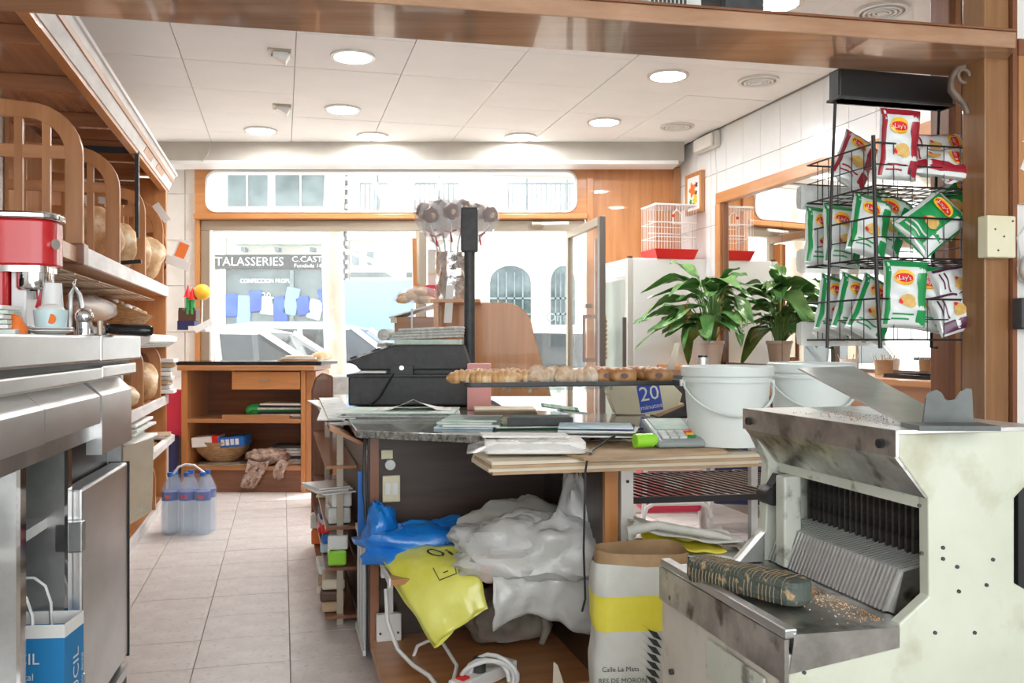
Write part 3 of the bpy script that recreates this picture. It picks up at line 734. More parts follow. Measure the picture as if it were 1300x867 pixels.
# blue paper gift bag
gb = thing('gift_bag', 'blue and white paper bag with rope handles in the open fridge compartment', 'bag', cw_(-.135, -.715, .13), A2 - .12)
MB().add([(x, y * s2, z) for z, s2 in ((0, 1), (.32, .9)) for x, y in ((-.13, -.06), (.13, -.06), (.13, .06), (-.13, .06))], [(0, 3, 2, 1), (0, 1, 5, 4), (1, 2, 6, 5), (2, 3, 7, 6), (3, 0, 4, 7)])\
    .build('bag_body', 'bag_blue' if 'bag_blue' in MATS else (mat('bag_blue', (.02, .22, .50), rough=.5) and 'bag_blue'), gb, solid=.003)
MB().add([(x * 1.004, y * .905, z) for z in (.32, .35) for x, y in ((-.13, -.06), (.13, -.06), (.13, .06), (-.13, .06))], [(0, 1, 5, 4), (1, 2, 6, 5), (2, 3, 7, 6), (3, 0, 4, 7)]).build('top_band', 'paper', gb, solid=.003)
for y_ in (-.05, .05): MB().tube([(-.06, y_, .31), (-.058, y_, .37), (-.045, y_, .41), (-.02, y_, .43), (.02, y_, .43), (.045, y_, .41), (.058, y_, .37), (.06, y_, .31)], .004, 6).build('handle', 'white', gb, smooth=60)
MB().prism([(.0 + .095 * math.cos(t_), .10 + .1 * math.sin(t_)) for t_ in [i * .2618 for i in range(24)]], -.0635, -.062, 'xz').build('white_disc', 'white', gb)
MB().box(-.05, -.005, -.0655, -.0635, .05, .16).box(.01, .06, -.0655, -.0635, .05, .11).build('printed_boxes', 'paper_green', gb)
text('QUIMUCIL', .036, lambda x, y: (x - .005, -.0630, .275 + y), 'white', gb)
text('clínica dental', .022, lambda x, y: (x + .01, -.0630, .235 + y), 'white', gb)
text('QUIMUCIL', .05, lambda x, y: (.1335, .005 - y * .9, .16 + x), 'white', gb)
text('bien, prevención dental', .018, lambda x, y: (.1335, .04 - y, .17 + x), 'white', gb)
t = MB().lathe([(.036, 0), (.034, .005), (.026, .13), (.0, .133), (.0, .128), (.023, .125), (.031, .004)], n=18).build('drinking_glass', 'glass_green', smooth=40, loc=cw_(-.2, -.82, .69)); tag(t, 'upturned drinking glass on the fridge compartment shelf', 'glass')
t = thing('small_carton', 'green and white patterned carton on the fridge compartment floor', 'box', cw_(-.1, -.665 + .0, .13), A2)
MB().box(-.03, .03, -.02, .02, 0, .10).build('carton', 'paper_green', t); MB().box(-.031, .031, -.021, .021, .03, .05).build('stripe', 'blue', t)
t = thing('white_chain', 'string of white beads hanging in the left fridge compartment', 'beads', cw_(-.12, -1.12, .69), A2)
for k in range(5): MB().ell((0, 0, .012 + k * .017), (.012, .012, .010), 10, 6).build('bead', 'white', t, smooth=60)
# ================================================================= coffee machine
cmx = thing('coffee_machine', 'red and chrome espresso machine on the steel counter', 'coffee machine', cw_(0, 0), A2)
MB().prism(rrect(-.6, -.205, -.56, -.3, .02), 0, .175, 'xy').build('lower_body', 'red', cmx, smooth=40)
MB().box(-.2, -.165, -.54, -.3, .02, .17).build('side_panel', 'white_gloss', cmx, bevel=.004)
MB().prism(rrect(-.62, -.095, -.58, -.44, .05), .17, .285, 'xy').build('head', 'red', cmx, smooth=40, bevel=.006)
MB().prism(rrect(-.63, -.088, -.588, -.432, .055), .285, .303, 'xy').build('top_plate', 'chrome', cmx, smooth=40, bevel=.005)
MB().prism(rrect(-.45, -.11, -.575, -.45, .03), .155, .172, 'xy').build('head_base', 'chrome', cmx, smooth=40)
g_ = MB().lathe([(.0, .155), (.043, .155), (.043, .118), (.04, .112), (0, .112)], (-.155, -.515, 0), 20).build('group_head', 'chrome', cmx, smooth=40)
pf = MB().lathe([(0, .10), (.036, .10), (.04, .115), (.04, .13), (0, .13)], (-.26, -.60, 0), 18).build('filter_holder', 'charcoal', cmx, smooth=40)
MB().tube([(-.26, -.60, .14), (-.32, -.62, .145), (-.43, -.66, .15)], [.017, .015, .018], 10).build('filter_handle', 'black_gloss', pf, smooth=40)
MB().cyl((-.26, -.60, .128), (-.26, -.60, .15), .024).build('filter_collar', 'black_gloss', pf, smooth=40)
MB().cyl((-.102, -.55, .225), (-.092, -.556, .225), .014).build('badge', 'chrome', cmx, smooth=40)
MB().tube([(-.155, -.515, .112), (-.155, -.51, .09)], .009, 8).build('spout', 'chrome', cmx)
MB().rbox((-.22, -.53, .075), (.012, .03, .08), (0, -.4, 0)).build('drip_plate', 'chrome', cmx)
# pens on the machine
pc = thing('pen_cup', 'clear cup with markers standing on the espresso machine', 'pen holder', cw_(-.30, -.51, 1.441), A2)
MB().lathe([(0, 0), (.03, 0), (.034, .06), (.031, .06), (.028, .005), (0, .005)], n=14).build('cup', 'glass_green', pc, smooth=40)
for x, m_, hh in ((-.015, 'blue', .09), (.012, 'red_plastic', .12), (.018, 'yellow_ball', .08)): MB().tube([(x, 0, .006), (x * 1.6, .0, hh)], .006, 8).build('marker', m_, pc)
# small things on the steel counter
random.seed(5)
papers('cloth_stack', 'pale green folded cloths stacked at the left end of counter', 'cloths', cw_(-.20, -.72), .15, .12, 6, .011, mats=['paper_green', 'paper'], rz=A2, part='cloth')
t = thing('rubber_stopper', 'small orange rubber stopper with a spout on the counter', 'stopper', cw_(-.13, -.72))
MB().lathe([(0, 0), (.022, .001), (.024, .014), (.012, .03), (.01, .04), (.0, .042)], n=16).build('bulb', 'orange', t, smooth=60)
MB().tube([(0, 0, .035), (-.012, 0, .042), (-.016, 0, .052)], [.009, .007, .005], 8).build('spout', 'orange', t, smooth=60)
t = thing('coffee_cup', 'pale blue cup with an orange emblem on white saucers', 'cup', cw_(-.075, -.66))
for k in range(2): MB().lathe([(0, 0), (.03, 0), (.052, .008), (.05, .01), (0, .005)], (0, 0, k * .007), 20).build('saucer', 'white_gloss', t, smooth=40)
MB().lathe([(0, .012), (.034, .012), (.038, .058), (.035, .058), (.032, .016), (0, .016)], n=22).build('cup_body', mat('pale_blue', (.55, .72, .74), rough=.3) and 'pale_blue', t, smooth=40)
MB().lathe([(0, .056), (.033, .056), (.026, .066), (.012, .072), (0, .072)], n=18).build('lid', 'white', t, smooth=40)
MB().prism([(.018 + .011 * math.cos(i * .5236), .036 + .012 * math.sin(i * .5236)) for i in range(12)], -.0335, -.0315, 'xz').build('emblem', 'orange', t)
t = thing('tongs', 'steel tongs hanging upright behind the coffee cup', 'tongs', cw_(-.05, -.55))
mb = MB(); mb.tube([(-.012, 0, .01), (-.010, 0, .10), (0, 0, .118), (.012, 0, .10), (.03, 0, .01)], .006, 6); mb.build('arms', 'steel_grey', t, smooth=40)
MB().tube([(0, 0, .118), (-.004, 0, .13), (.004, 0, .14), (.0, 0, .12)], .002, 5).build('ring', 'chrome', t)
t = thing('water_tap', 'chrome steam tap knobs crowded beside the coffee cup', 'tap', cw_(-.02, -.58))
MB().ell((0, 0, .045), (.022, .02, .022), 14, 8).build('knob', 'chrome', t, smooth=60); MB().cyl((0, 0, 0), (0, 0, .03), .018).build('base', 'chrome', t, smooth=40)
MB().tube([(.0, 0, .03), (.02, 0, .015), (.024, 0, .002)], .007, 8).build('spout', 'chrome', t); MB().cyl((.03, .02, 0), (.03, .02, .035), .007).build('stem', 'alu', t)
t = thing('portafilter', 'coffee filter holder with a black handle lying on the counter', 'portafilter', cw_(-.0, -.34), A2 - .2)
MB().cyl((-.05, 0, .017), (-.02, 0, .017), .017).build('collar', 'chrome', t, smooth=40)
MB().tube([(-.02, 0, .017), (-.01, 0, .018), (.09, -.0, .013), (.10, 0, .012)], [.012, .015, .017, .012], 12).build('grip', 'black_gloss', t, smooth=40)
MB().lathe([(0, 0), (.03, 0), (.033, .022), (.0, .022)], (-.08, 0, 0), 16).build('basket', 'chrome', t, smooth=40)
t = thing('paper_cone', 'white paper roll standing behind the cup on the counter', 'paper roll', cw_(-.11, -.52))
MB().lathe([(.0, 0), (.03, 0), (.022, .13), (.0, .13)], n=14).build('roll', 'white', t, smooth=40); MB().rbox((-.03, .02, .09), (.02, .03, .05), (0, .3, 0)).build('label', 'red', t)
# ================================================================= desk by the window
dk0 = at(230, 0, 6.73)
dk = thing('wooden_desk', 'open wooden desk with shelves and one drawer under the window', 'desk', (dk0.x, dk0.y, 0), -.03)
DW, DD = .925, .46
MB().box(0, .045, 0, DD, 0, .905).build('side_panel', 'honey_z', dk, bevel=.003)
MB().box(DW - .03, DW, 0, DD, 0, .905).build('side_panel', 'honey_z', dk, bevel=.003)
MB().box(DW, DW + .075, .03, DD, 0, .90).build('leg_board', 'oak_z', dk, bevel=.003)
MB().box(-.02, DW + .08, -.03, DD + .03, .905, .942).build('top', 'oak_x', dk, bevel=.004)
MB().box(-.05, DW + .12, .02, DD + .1, .942, .972).build('dark_slab', 'black_gloss', dk, bevel=.006)
MB().box(.045, DW - .03, DD - .02, DD, .04, .905).build('back', 'brown_x', dk)
for z_ in (.515, .165): MB().box(.045, DW - .03, .0, DD - .02, z_, z_ + .03).build('shelf', 'oak_x', dk, bevel=.002)
MB().box(.30, DW - .12, .02, .05, .545, .575).build('strip', 'oak_x', dk)
MB().box(.045, DW - .03, .02, .05, .0, .165).build('plinth', 'brown_x', dk)
dw_ = MB().box(.385, DW - .035, -.008, .36, .765, .897).build('drawer', 'honey_x', dk, bevel=.003)
MB().tube([(.59, -.008, .835), (.595, -.022, .832), (.66, -.022, .832), (.665, -.008, .835)], .005, 6).build('handle', 'alu', dw_, smooth=40)
MB().box(.38, .40, .0, .3, .765, .905).build('drawer_runner', 'oak_x', dk)
def dl(x, y, z): 
    c_, s_ = math.cos(-.03), math.sin(-.03); return Vector((dk0.x + x * c_ - y * s_, dk0.y + x * s_ + y * c_, z))
random.seed(17)
t = papers('folder_pile', 'cream and dark folders piled on the upper desk shelf', 'folders', dl(.72, .17, .546), .33, .24, 7, .016, mats=['paper', 'card_pale', 'black', 'green', 'paper_grey', 'charcoal'], jit=.02)
t = thing('green_roll', 'translucent green plastic roll beside the folders on the desk shelf', 'roll', dl(.52, .12, .546))
mb = MB(); mb.ell((0, 0, .052), (.075, .06, .05), 18, 10, lambda d, p: p * (1 + .12 * nz(d * 4))); mb.build('bundle', 'green_plastic', t, smooth=70)
MB().tube([(-.06, -.03, .03), (0, -.065, .06), (.06, -.03, .05)], .006, 6).build('band', 'green', t)
t = thing('wicker_bowl', 'round wicker bread bowl holding binders on the lower desk shelf', 'basket', dl(.24, .19, .215))
MB().lathe([(0, 0), (.11, 0), (.19, .07), (.225, .15), (.217, .15), (.18, .075), (.1, .01), (0, .01)], n=30, sy=.72).build('bowl', 'wicker', t, smooth=45)
t = thing('silver_lid', 'flat silver lid under the wicker bowl on the desk shelf', 'lid', dl(.26, .19, .1965))
MB().lathe([(0, 0), (.19, .0), (.20, .006), (.19, .012), (0, .017)], n=30, sy=.7).build('lid_disc', 'steel', t, smooth=45)
for x, w, m1, m2, lb, rzz in ((.155, .20, 'paper', 'red_plastic', 'white box file with red spine end in the wicker bowl', .05), (.36, .19, 'blue', 'paper', 'blue box file with white labels in the wicker bowl', -.05)):
    t = thing('box_file', lb, 'binder', dl(x, .14, .325), rzz, 'box files in the wicker bowl')
    MB().rbox((0, 0, .045), (w, .2, .075), (0, -.08, 0)).build('case', m1, t, bevel=.004)
    if m2 == 'paper':
        for k in range(4): MB().rbox((-.06 + k * .036, -.102, .045 + (-.06 + k * .036) * .08), (.026, .004, .045), (0, -.08, 0)).build('label', 'white' if k % 2 else 'paper_grey', t)
    else: MB().rbox((w / 2 - .025, -.001, .045 + .006), (.045, .204, .078), (0, -.08, 0)).build('spine', m2, t)
papers('flat_box', 'flat cream box beneath the silver lid on the desk shelf', 'box', dl(.30, .18, .1955), .45, .28, 1, .0009, m='cream')
t = papers('book_pile', 'pile of white and grey magazines in the lower desk corner', 'magazines', dl(.76, .22, .1955), .26, .2, 7, .02, mats=['paper', 'paper_grey', 'charcoal', 'white'], jit=.02)
mat('plaid', (.30, .16, .11), (.62, .50, .42), 22, (1, 1, 1), rough=.9, c3=(.10, .06, .05), spot=30)
t = thing('checked_cloth', 'brown checked kitchen cloth hanging over the lower desk shelf', 'cloth', dl(.62, .1, .197))
mb = MB(); mb.ell((0, -.0, .06), (.16, .09, .06), 26, 14, lambda d, p: p * (1 + .35 * nz(d * 3.2) + .12 * nz(d * 8))); mb.build('bundle', 'plaid', t, smooth=70)
def hang(x0, x1, L, sd):
    return MB().grid(8, 12, lambda u, v: (x0 + (x1 - x0) * u * (1 - .3 * v) + .03 * math.sin(v * 3 + sd), -.115 - .012 * math.sin(u * 9 + sd) if v > .25 else -.06 - .22 * v, .045 - L * (max(0, v - .2)) - .02 * math.sin(u * 3)))
hang(-.15, .02, .24, 1).build('hanging_corner', 'plaid', t, smooth=70, solid=.004); hang(.10, .20, .16, 2.2).build('hanging_corner', 'plaid', t, smooth=70, solid=.004)
t = thing('desk_papers', 'small stack of papers on the end of the dark desk top', 'papers', dl(.86, .1, .972))
for k in range(3): MB().rbox((0, 0, .008 + k * .014), (.3 - k * .05, .15, .012), (0, 0, .1 * k)).build('sheet', ('card', 'paper_grey', 'card_pale')[k], t)
# bag of things on table end
t = thing('bread_roll', 'brown bread roll lying on a paper at the desk end', 'bread', dl(1.0, .2, .972))
MB().ell((0, 0, .035), (.08, .05, .035), 16, 10).build('roll', 'crust', t, smooth=70); MB().rbox((.03, -.06, .004), (.2, .1, .008)).build('paper', 'paper', t)
# ================================================================= six-pack of water
mat('pet', (.80, .88, .95), rough=.06, clear=.74)
mat('water_label', (.05, .10, .40), (.10, .16, .50), 30, rough=.35)
wp = thing('water_pack', 'shrink-wrapped pack of clear water bottles on the tiled floor', 'water bottles', atz(240, 676, 0), A - .2)
bm_ = MB().lathe([(0, .008), (.03, 0), (.043, .012)] + [(.044 - .0022 * (k % 2), .02 + k * .011) for k in range(20)] + [(.044, .24), (.040, .27), (.02, .315), (.0135, .33), (.0135, .345), (0, .345)], n=18).mesh('bottle', 40); bm_.materials.append(MATS['pet'])
lm_ = MB().lathe([(.0448, .20), (.0448, .25)], n=18).mesh('label_band', 40); lm_.materials.append(MATS['water_label'])
rm_ = MB().ell((0, -.0455, .225), (.016, .003, .011), 10, 6).mesh('label_mark'); rm_.materials.append(MATS['red_plastic'])
cp_ = MB().lathe([(.0155, .338), (.0155, .36), (0, .36)], n=14).mesh('cap', 40); cp_.materials.append(MATS['blue'])
for i in range(3):
    for j in range(2):
        loc = ((i - 1) * .094, (j - .5) * .094, 0)
        b_ = bpy.data.objects.new('bottle', bm_); col.objects.link(b_); b_.parent = wp; b_.location = loc
        for n_, me in (('label_band', lm_), ('label_mark', rm_), ('cap', cp_)):
            o = bpy.data.objects.new(n_, me); col.objects.link(o); o.parent = b_
mb = MB(); pro = rrect(-.145, .145, -.098, .098, .045, 5)
for z0, s0, z1, s1 in ((.002, .98, .26, 1.0), (.26, 1.0, .335, .78)):
    n_ = len(pro); mb.add([(x * s0, y * s0, z0) for x, y in pro] + [(x * s1, y * s1, z1) for x, y in pro], [(k, (k + 1) % n_, n_ + (k + 1) % n_, n_ + k) for k in range(n_)])
mb.build('shrink_wrap', mat('wrap', (.9, .95, 1), rough=.1, clear=.86) and 'wrap', wp, smooth=50)
MB().tube([(-.09, 0, .345), (-.06, 0, .385), (-.02, 0, .40), (.03, 0, .395), (.09, 0, .35)], .007, 6).build('carry_handle', 'white', wp, smooth=60)
# ================================================================= central counter
mat('granite', (.06, .055, .05), (.34, .33, .30), 55, rough=.14, coat=.3, c3=(.16, .12, .08), spot=90, detail=8)
K0 = Vector((-.50, 3.17, 0))
def kw(x, y, z): return Vector((K0.x + x * CA - y * SA, K0.y + x * SA + y * CA, z))
ck = thing('shop_counter', 'dark wooden shop counter with open shelves facing the camera', 'counter', K0, A)
MB().box(0, .66, 0, .02, .05, .80).build('back_panel', 'dark_wood_x', ck)
MB().box(-.005, .02, -.02, 1.9, .05, .80).build('aisle_panel', 'dark_wood', ck)
MB().box(.60, .64, 0.02, 1.9, .05, .80).build('inner_panel', 'dark_wood', ck)
MB().box(.02, .60, 1.86, 1.9, .05, .80).build('end_panel', 'dark_wood', ck)
MB().box(.64, .662, -.62, .02, .0, .753).build('side_panel', 'dark_wood', ck)
MB().box(.64, .682, -.64, -.62, .0, .753).build('front_edge', 'honey_z', ck)
lg_ = MB().box(.69, .73, -.645, -.60, 0, .753).build('metal_leg', 'lamp_ring', ck, bevel=.003)
for z_ in (.70, .52): MB().cyl((.71, -.648, z_), (.71, -.64, z_), .005).build('screw', 'charcoal', lg_)
MB().box(.03, .64, -.36, 0, .357, .375).build('shelf', 'oak_x', ck, bevel=.002)
MB().box(.028, .034, -.362, -.0, .353, .379).build('shelf_lip', 'white', ck)
MB().box(.0, .64, -.58, 0, .055, .085).build('bottom_board', 'oak_x', ck)
MB().box(.0, .03, -.035, 0, .085, .80).build('corner_post', 'brown_z', ck)
# granite top
Ap, Bp = atz(452, 556, .80), atz(612, 563.5, .80)
poly = [(Ap.x, Ap.y), (Bp.x, Bp.y), (Bp.x + .80 * CA, Bp.y + .80 * SA), (Bp.x + .80 * CA - .62 * SA, Bp.y + .80 * SA + .62 * CA), tuple(kw(.66, .62, 0).xy), tuple(kw(.66, 1.95, 0).xy), tuple(kw(-.03, 1.95, 0).xy)]
o = MB().prism(poly, .80, .826, 'xy').build('granite_slab', 'granite', bevel=.004); tag(o, 'speckled dark granite worktop on the shop counter', 'worktop')
GT = .826
# stack of board sheets
Ls, Ns, Rs = atz(601, 570, .80), atz(623, 582, .80), atz(966, 572, .80)
st_ = thing('board_stack', 'stack of thin brown boards jutting from the counter front', 'boards', (Ns.x, Ns.y, .753), 0)
for k in range(5):
    off = Vector((random.uniform(-.006, .006), random.uniform(-.006, .006)))
    sh_ = -.012 * (4 - k) * .3
    P_ = [Vector((0, 0)), (Rs - Ns).xy + Vector((-.1 if k == 4 else 0, 0)), (Rs - Ns).xy + Vector((-.09, .35)), (Ls - Ns).xy + Vector((.0, .26)), (Ls - Ns).xy]
    if k == 4: P_ = [Vector((.16, -.0)) + (Rs - Ns).xy * .12, *P_[1:3], Vector((.1, .42))]
    MB().prism([tuple(p + off) for p in P_], k * .0092, k * .0092 + .0086, 'xy').build('board', ('card', 'card_pale')[k % 2] if k < 4 else 'card', st_)
BT = .80
# switch, plug, sockets, conduit
t = thing('light_switch', 'beige double light switch on the dark counter panel', 'switch', kw(.045, -.001, .565), A)
MB().box(-.0, .062, -.014, 0, -.008, .085).build('plate', 'cream', t, bevel=.003)
for x in (.008, .034): MB().box(x, x + .02, -.020, -.014, .018, .062).build('rocker', 'paper', t, bevel=.002)
t = thing('cable_clip', 'pale cable clip and plug high on the dark panel', 'clip', kw(.07, -.001, .69), A)
MB().cyl((0, 0, 0), (0, -.035, 0), .018).build('plug', 'paper_grey', t, smooth=40); MB().box(-.03, .01, -.02, 0, .02, .05).build('clip', 'cream', t)
t = thing('wall_socket', 'white socket box with conduit at the foot of the counter', 'socket', kw(.02, -.037, .085), A)
MB().box(0, .085, -.028, 0, .0, .095).build('box', 'paper', t, bevel=.004)
for x in (.012, .073): MB().cyl((x, -.028, .03), (x, -.032, .03), .004).build('screw', 'charcoal', t)
MB().box(.038, .058, -.02, 0, .095, .24).build('conduit', 'white', t, bevel=.003); MB().box(.015, .06, -.03, 0, .22, .32).build('upper_box', 'paper', t, bevel=.004)
MB().cyl((.047, -.03, .235), (.047, -.055, .235), .018).build('plug', 'white', t, smooth=40)
# cables
def wpath(ps, z=None): return [at(px, py, Y) for px, py, Y in ps]
o = MB().tube(wpath([(490, 748, 3.0), (492, 790, 2.95), (505, 825, 2.9), (525, 845, 2.8), (545, 858, 2.72), (555, 872, 2.66), (560, 885, 2.6)]), .007, 8).build('white_cable', 'white', smooth=60); tag(o, 'thick white cable running down from the socket plug', 'cable')
o = MB().tube(wpath([(524, 836, 2.98), (530, 820, 3.0), (545, 813, 2.98), (562, 816, 2.9), (580, 845, 2.8), (575, 866, 2.7), (570, 880, 2.66)]), .006, 8).build('thin_cable', 'white', smooth=60); tag(o, 'looping white cable behind the yellow bag tip', 'cable')
t = thing('coiled_cable', 'coil of thick white cable around the power strip', 'cable', at(615, 850, 2.72))
mb = MB()
mb.tube([(.075 * math.cos(a_ * .4) + .004 * a_ * .2, -.05 + .02 * math.sin(a_ * .9) + .0012 * a_, .075 * math.sin(a_ * .4) * .85 - .02) for a_ in range(44)], .007, 8); mb.build('coil', 'white', t, smooth=60)
t = thing('power_strip', 'white power strip with a red switch on the bottom shelf', 'power strip', atz(622, 858, .10), .9)
MB().box(-.16, .1, -.028, .028, -.012, .028).build('body', 'white', t, bevel=.005); MB().box(-.14, -.11, -.015, .015, .028, .034).build('switch', 'red_plastic', t); MB().cyl((-.05, 0, .028), (-.05, 0, .07), .02).build('black_plug', 'charcoal', t, smooth=40)
for x in (0, .06): MB().cyl((x, 0, .0285), (x, 0, .0295), .018).build('socket', 'lamp_ring', t)
o = MB().tube(wpath([(830, 541, 2.9), (805, 546, 2.85), (775, 556, 2.75), (752, 572, 2.62), (745, 586, 2.5), (743, 600, 2.47), (742, 650, 2.47), (741, 700, 2.47), (743, 760, 2.47), (739, 776, 2.48)]), .0032, 6).build('reader_cable', 'black', smooth=60); tag(o, 'thin black cable dangling over the board stack edge', 'cable')
o = MB().tube([kw(-.012, .02, .8), kw(-.015, .03, .7), kw(-.018, .0, .6), kw(-.012, -.02, .5), kw(-.01, -.03, .42)], .006, 6).build('post_cable', 'black', smooth=60); tag(o, 'black cable running down the counter corner post', 'cable')
o = MB().box(-.035, -.008, .04, .055, .43, .66).build('blue_strip', 'blue', loc=K0, rz=A); tag(o, 'bright blue folder edge standing at the counter corner', 'folder')
# ---------------- plastic bags
mat('blue_film', (.005, .16, .62), (.02, .28, .75), 5, rough=.22, coat=.4, bump=.8, bsc=16)
mat('yellow_film', (.72, .70, .06), (.88, .85, .20), 4, rough=.25, coat=.4, bump=.6, bsc=11)
def crumple(mb, c, r, seed, amp=.25, f=2.0, nu=34, nv=20, flat=-.6):
    def fn(d, p):
        n_ = 1 + amp * nz(d * f + Vector((seed, 0, 0))) + amp * .6 * abs(nz(d * f * 2.7 + Vector((0, seed, 0)))) + amp * .35 * abs(nz(d * f * 5.3 + Vector((seed, seed, 0)))) + amp * .2 * nz(d * f * 6 + Vector((0, 0, seed)))
        q = p * n_
        if q.z < flat * r[2]: q.z = flat * r[2]
        return q
    return mb.ell(c, r, nu, nv, fn)
sz = .376
t = thing('blue_bag', 'shiny blue plastic carrier bag crumpled on the counter shelf', 'bag', kw(.24, -.14, sz), A)
mb = MB(); crumple(mb, (-.02, 0, .052), (.25, .11, .075), 4, .35, 2.2); mb.build('body', 'blue_film', t, smooth=50)
mb = MB(); crumple(mb, (-.21, .02, .10), (.055, .06, .095), 9, .35, 1.6); mb.build('gathered_end', 'blue_film', t, smooth=50)
mb = MB(); crumple(mb, (.23, -.0, .045), (.10, .05, .03), 12, .3, 2); mb.build('twisted_end', 'blue_film', t, smooth=50)
text('ELS', .05, lambda x, y: (.0 + y * -.9, -.115 + y * .1, .062 + x * .7), 'navy', t)
t = thing('yellow_bag', 'yellow plastic bag slumping over the counter shelf edge', 'bag', at(545, 760, 2.85))
rel = lambda px, py, Y: at(px, py, Y) - at(545, 760, 2.85)
TL, TR, BL, BR = rel(478, 702, 3.02), rel(600, 692, 2.95), rel(553, 822, 2.735), rel(618, 772, 2.74)
def yb(off, sd):
    def fn(u, v):
        p = TL.lerp(TR, u).lerp(BL.lerp(BR, u), v)
        bulge = math.sin(math.pi * v) * .05 + .02 * math.sin(math.pi * u)
        p = p + Vector((0, -bulge * off, bulge * .6 * off)) + nv3((u * 3 + sd, v * 3, sd), 1.0) * .012 + nv3((u * 8 + sd, v * 5, sd), 1.0) * .004
        return p
    return fn
MB().grid(18, 26, yb(1, 1)).build('front_film', 'yellow_film', t, smooth=60, solid=.002)
MB().grid(18, 26, yb(.1, 5)).build('back_film', 'yellow_film', t, smooth=60, solid=.002)
f_ = yb(1, 1)
def on_y(u0, v0, sx, sy, ang=0):
    def g(x, y):
        xx, yy = x * math.cos(ang) - y * math.sin(ang), x * math.sin(ang) + y * math.cos(ang)
        return f_(u0 + xx * sx, v0 - yy * sy) + Vector((0, -.006, .003))
    return g
text('Oi', .2, on_y(.62, .14, 1.5, .8, .2), 'charcoal', t)
mb = MB(); pts2 = [(-.1, .12), (-.1, -.07), (.1, -.07), (.1, .12)]
mb.tube([on_y(.62, .45, 1.2, .8)(x, y) for x, y in pts2], .0018, 4); mb.tube([on_y(.62, .45, 1.2, .8)(x, y) for x, y in ((-.02, .01), (.03, .01))], .0018, 4); mb.build('printed_outline', 'charcoal', t)
t = thing('clear_bags', 'milky clear plastic bags bulging over the counter shelf', 'bag', at(665, 710, 2.85), A * .5)
mb = MB(); crumple(mb, (-.03, .02, .03), (.20, .13, .10), 3, .38, 1.5, 40, 24); mb.build('main_bag', 'film_milky', t, smooth=55)
mb = MB(); crumple(mb, (.10, -.02, .02), (.14, .11, .11), 7, .35, 1.8, 36, 22); mb.build('second_bag', 'film_milky', t, smooth=55)
mb = MB(); crumple(mb, (.18, .05, .12), (.055, .06, .13), 5, .35, 1.7, 30, 20, -2); mb.build('peaked_bag', 'film_milky', t, smooth=55)
mb = MB(); crumple(mb, (-.0, .16, .09), (.16, .06, .07), 11, .3, 2, 30, 18); mb.build('rear_bag', 'film_grey', t, smooth=55)
def fr_(u, v): 
    b_ = .165 * v * (1 - .25 * math.sin(u * 5.0)); return Vector((-.11 + .34 * u + .01 * nz((u * 6, v * 4, 1)), -.12 + .07 * u - .02 * math.sin(math.pi * v) + .012 * nz((u * 9, v * 3, 4)), -.02 - b_ + .012 * nz((u * 7, v * 2, 8))))
MB().grid(28, 12, fr_).build('hanging_edge', 'film_milky', t, smooth=60, solid=.0015)
mb = MB(); crumple(mb, (-.10, -.06, .0), (.07, .05, .045), 15, .35, 2, 26, 16, -2); mb.build('front_fold', mat('film_pink', (.75, .62, .55), rough=.3, clear=.2) and 'film_pink', t, smooth=55)
mat('grey_cloth', (.17, .14, .11), (.30, .26, .21), 9, rough=.6, bump=.2)
t = thing('brown_bag', 'dull grey-brown carrier bag slumped on the bottom shelf', 'bag', kw(.44, -.18, .086), A)
mb = MB(); crumple(mb, (0, 0, .085), (.13, .09, .10), 21, .35, 1.6); mb.build('body', 'grey_cloth', t, smooth=50)
MB().tube([(.09, -.06, .12), (.12, -.09, .13), (.125, -.1, .07), (.11, -.09, .02)], [.02, .016, .016, .01], 8).build('handle', 'grey_cloth', t, smooth=60)
t = thing('card_scrap', 'small torn piece of brown card propped on the bottom shelf', 'card', atz(708, 870, .09))
MB().prism([(-.015, 0), (.02, 0), (.0, .06), (-.012, .07)], 0, .004, 'xz').build('scrap', 'card_pale', t)
# ---------------- aisle side rack with goods
ra = thing('aisle_rack', 'narrow metal rack of goods along the counter aisle side', 'rack', K0, A)
for y_ in (.45, 1.5): MB().box(-.085, -.06, y_, y_ + .02, 0, .83).build('upright', 'alu', ra)
for z_ in (.03, .22, .38, .62): MB().box(-.13, -.01, .42, 1.85, z_, z_ + .012).build('shelf', 'brown_y' if z_ < .5 else 'oak_y', ra)
MB().prism([(-.13, .80), (-.01, .74), (-.01, .755), (-.13, .815)], .12, 1.85, 'xz').build('sloping_top', 'oak_y', ra)
MB().prism([(-.14, .1), (-.02, .1), (-.02, .93), (-.08, .95), (-.12, .92), (-.14, .85)], 1.9, 1.93, 'xz').build('end_board', 'brown_z', ra, bevel=.01)
vg = thing('vent_grille', 'white slotted grille panel low on the counter side', 'grille', K0, A)
MB().box(-.012, -.006, .0, .34, .02, .42).build('dark_backing', 'charcoal', vg)
for k in range(6): MB().box(-.0145, -.012, .01 + k * .062, .030 + k * .062, .03, .41).build('slat', 'white', vg)
for z_ in (.02, .40): MB().box(-.021, -.011, .0, .345, z_, z_ + .02).build('rail', 'white', vg)
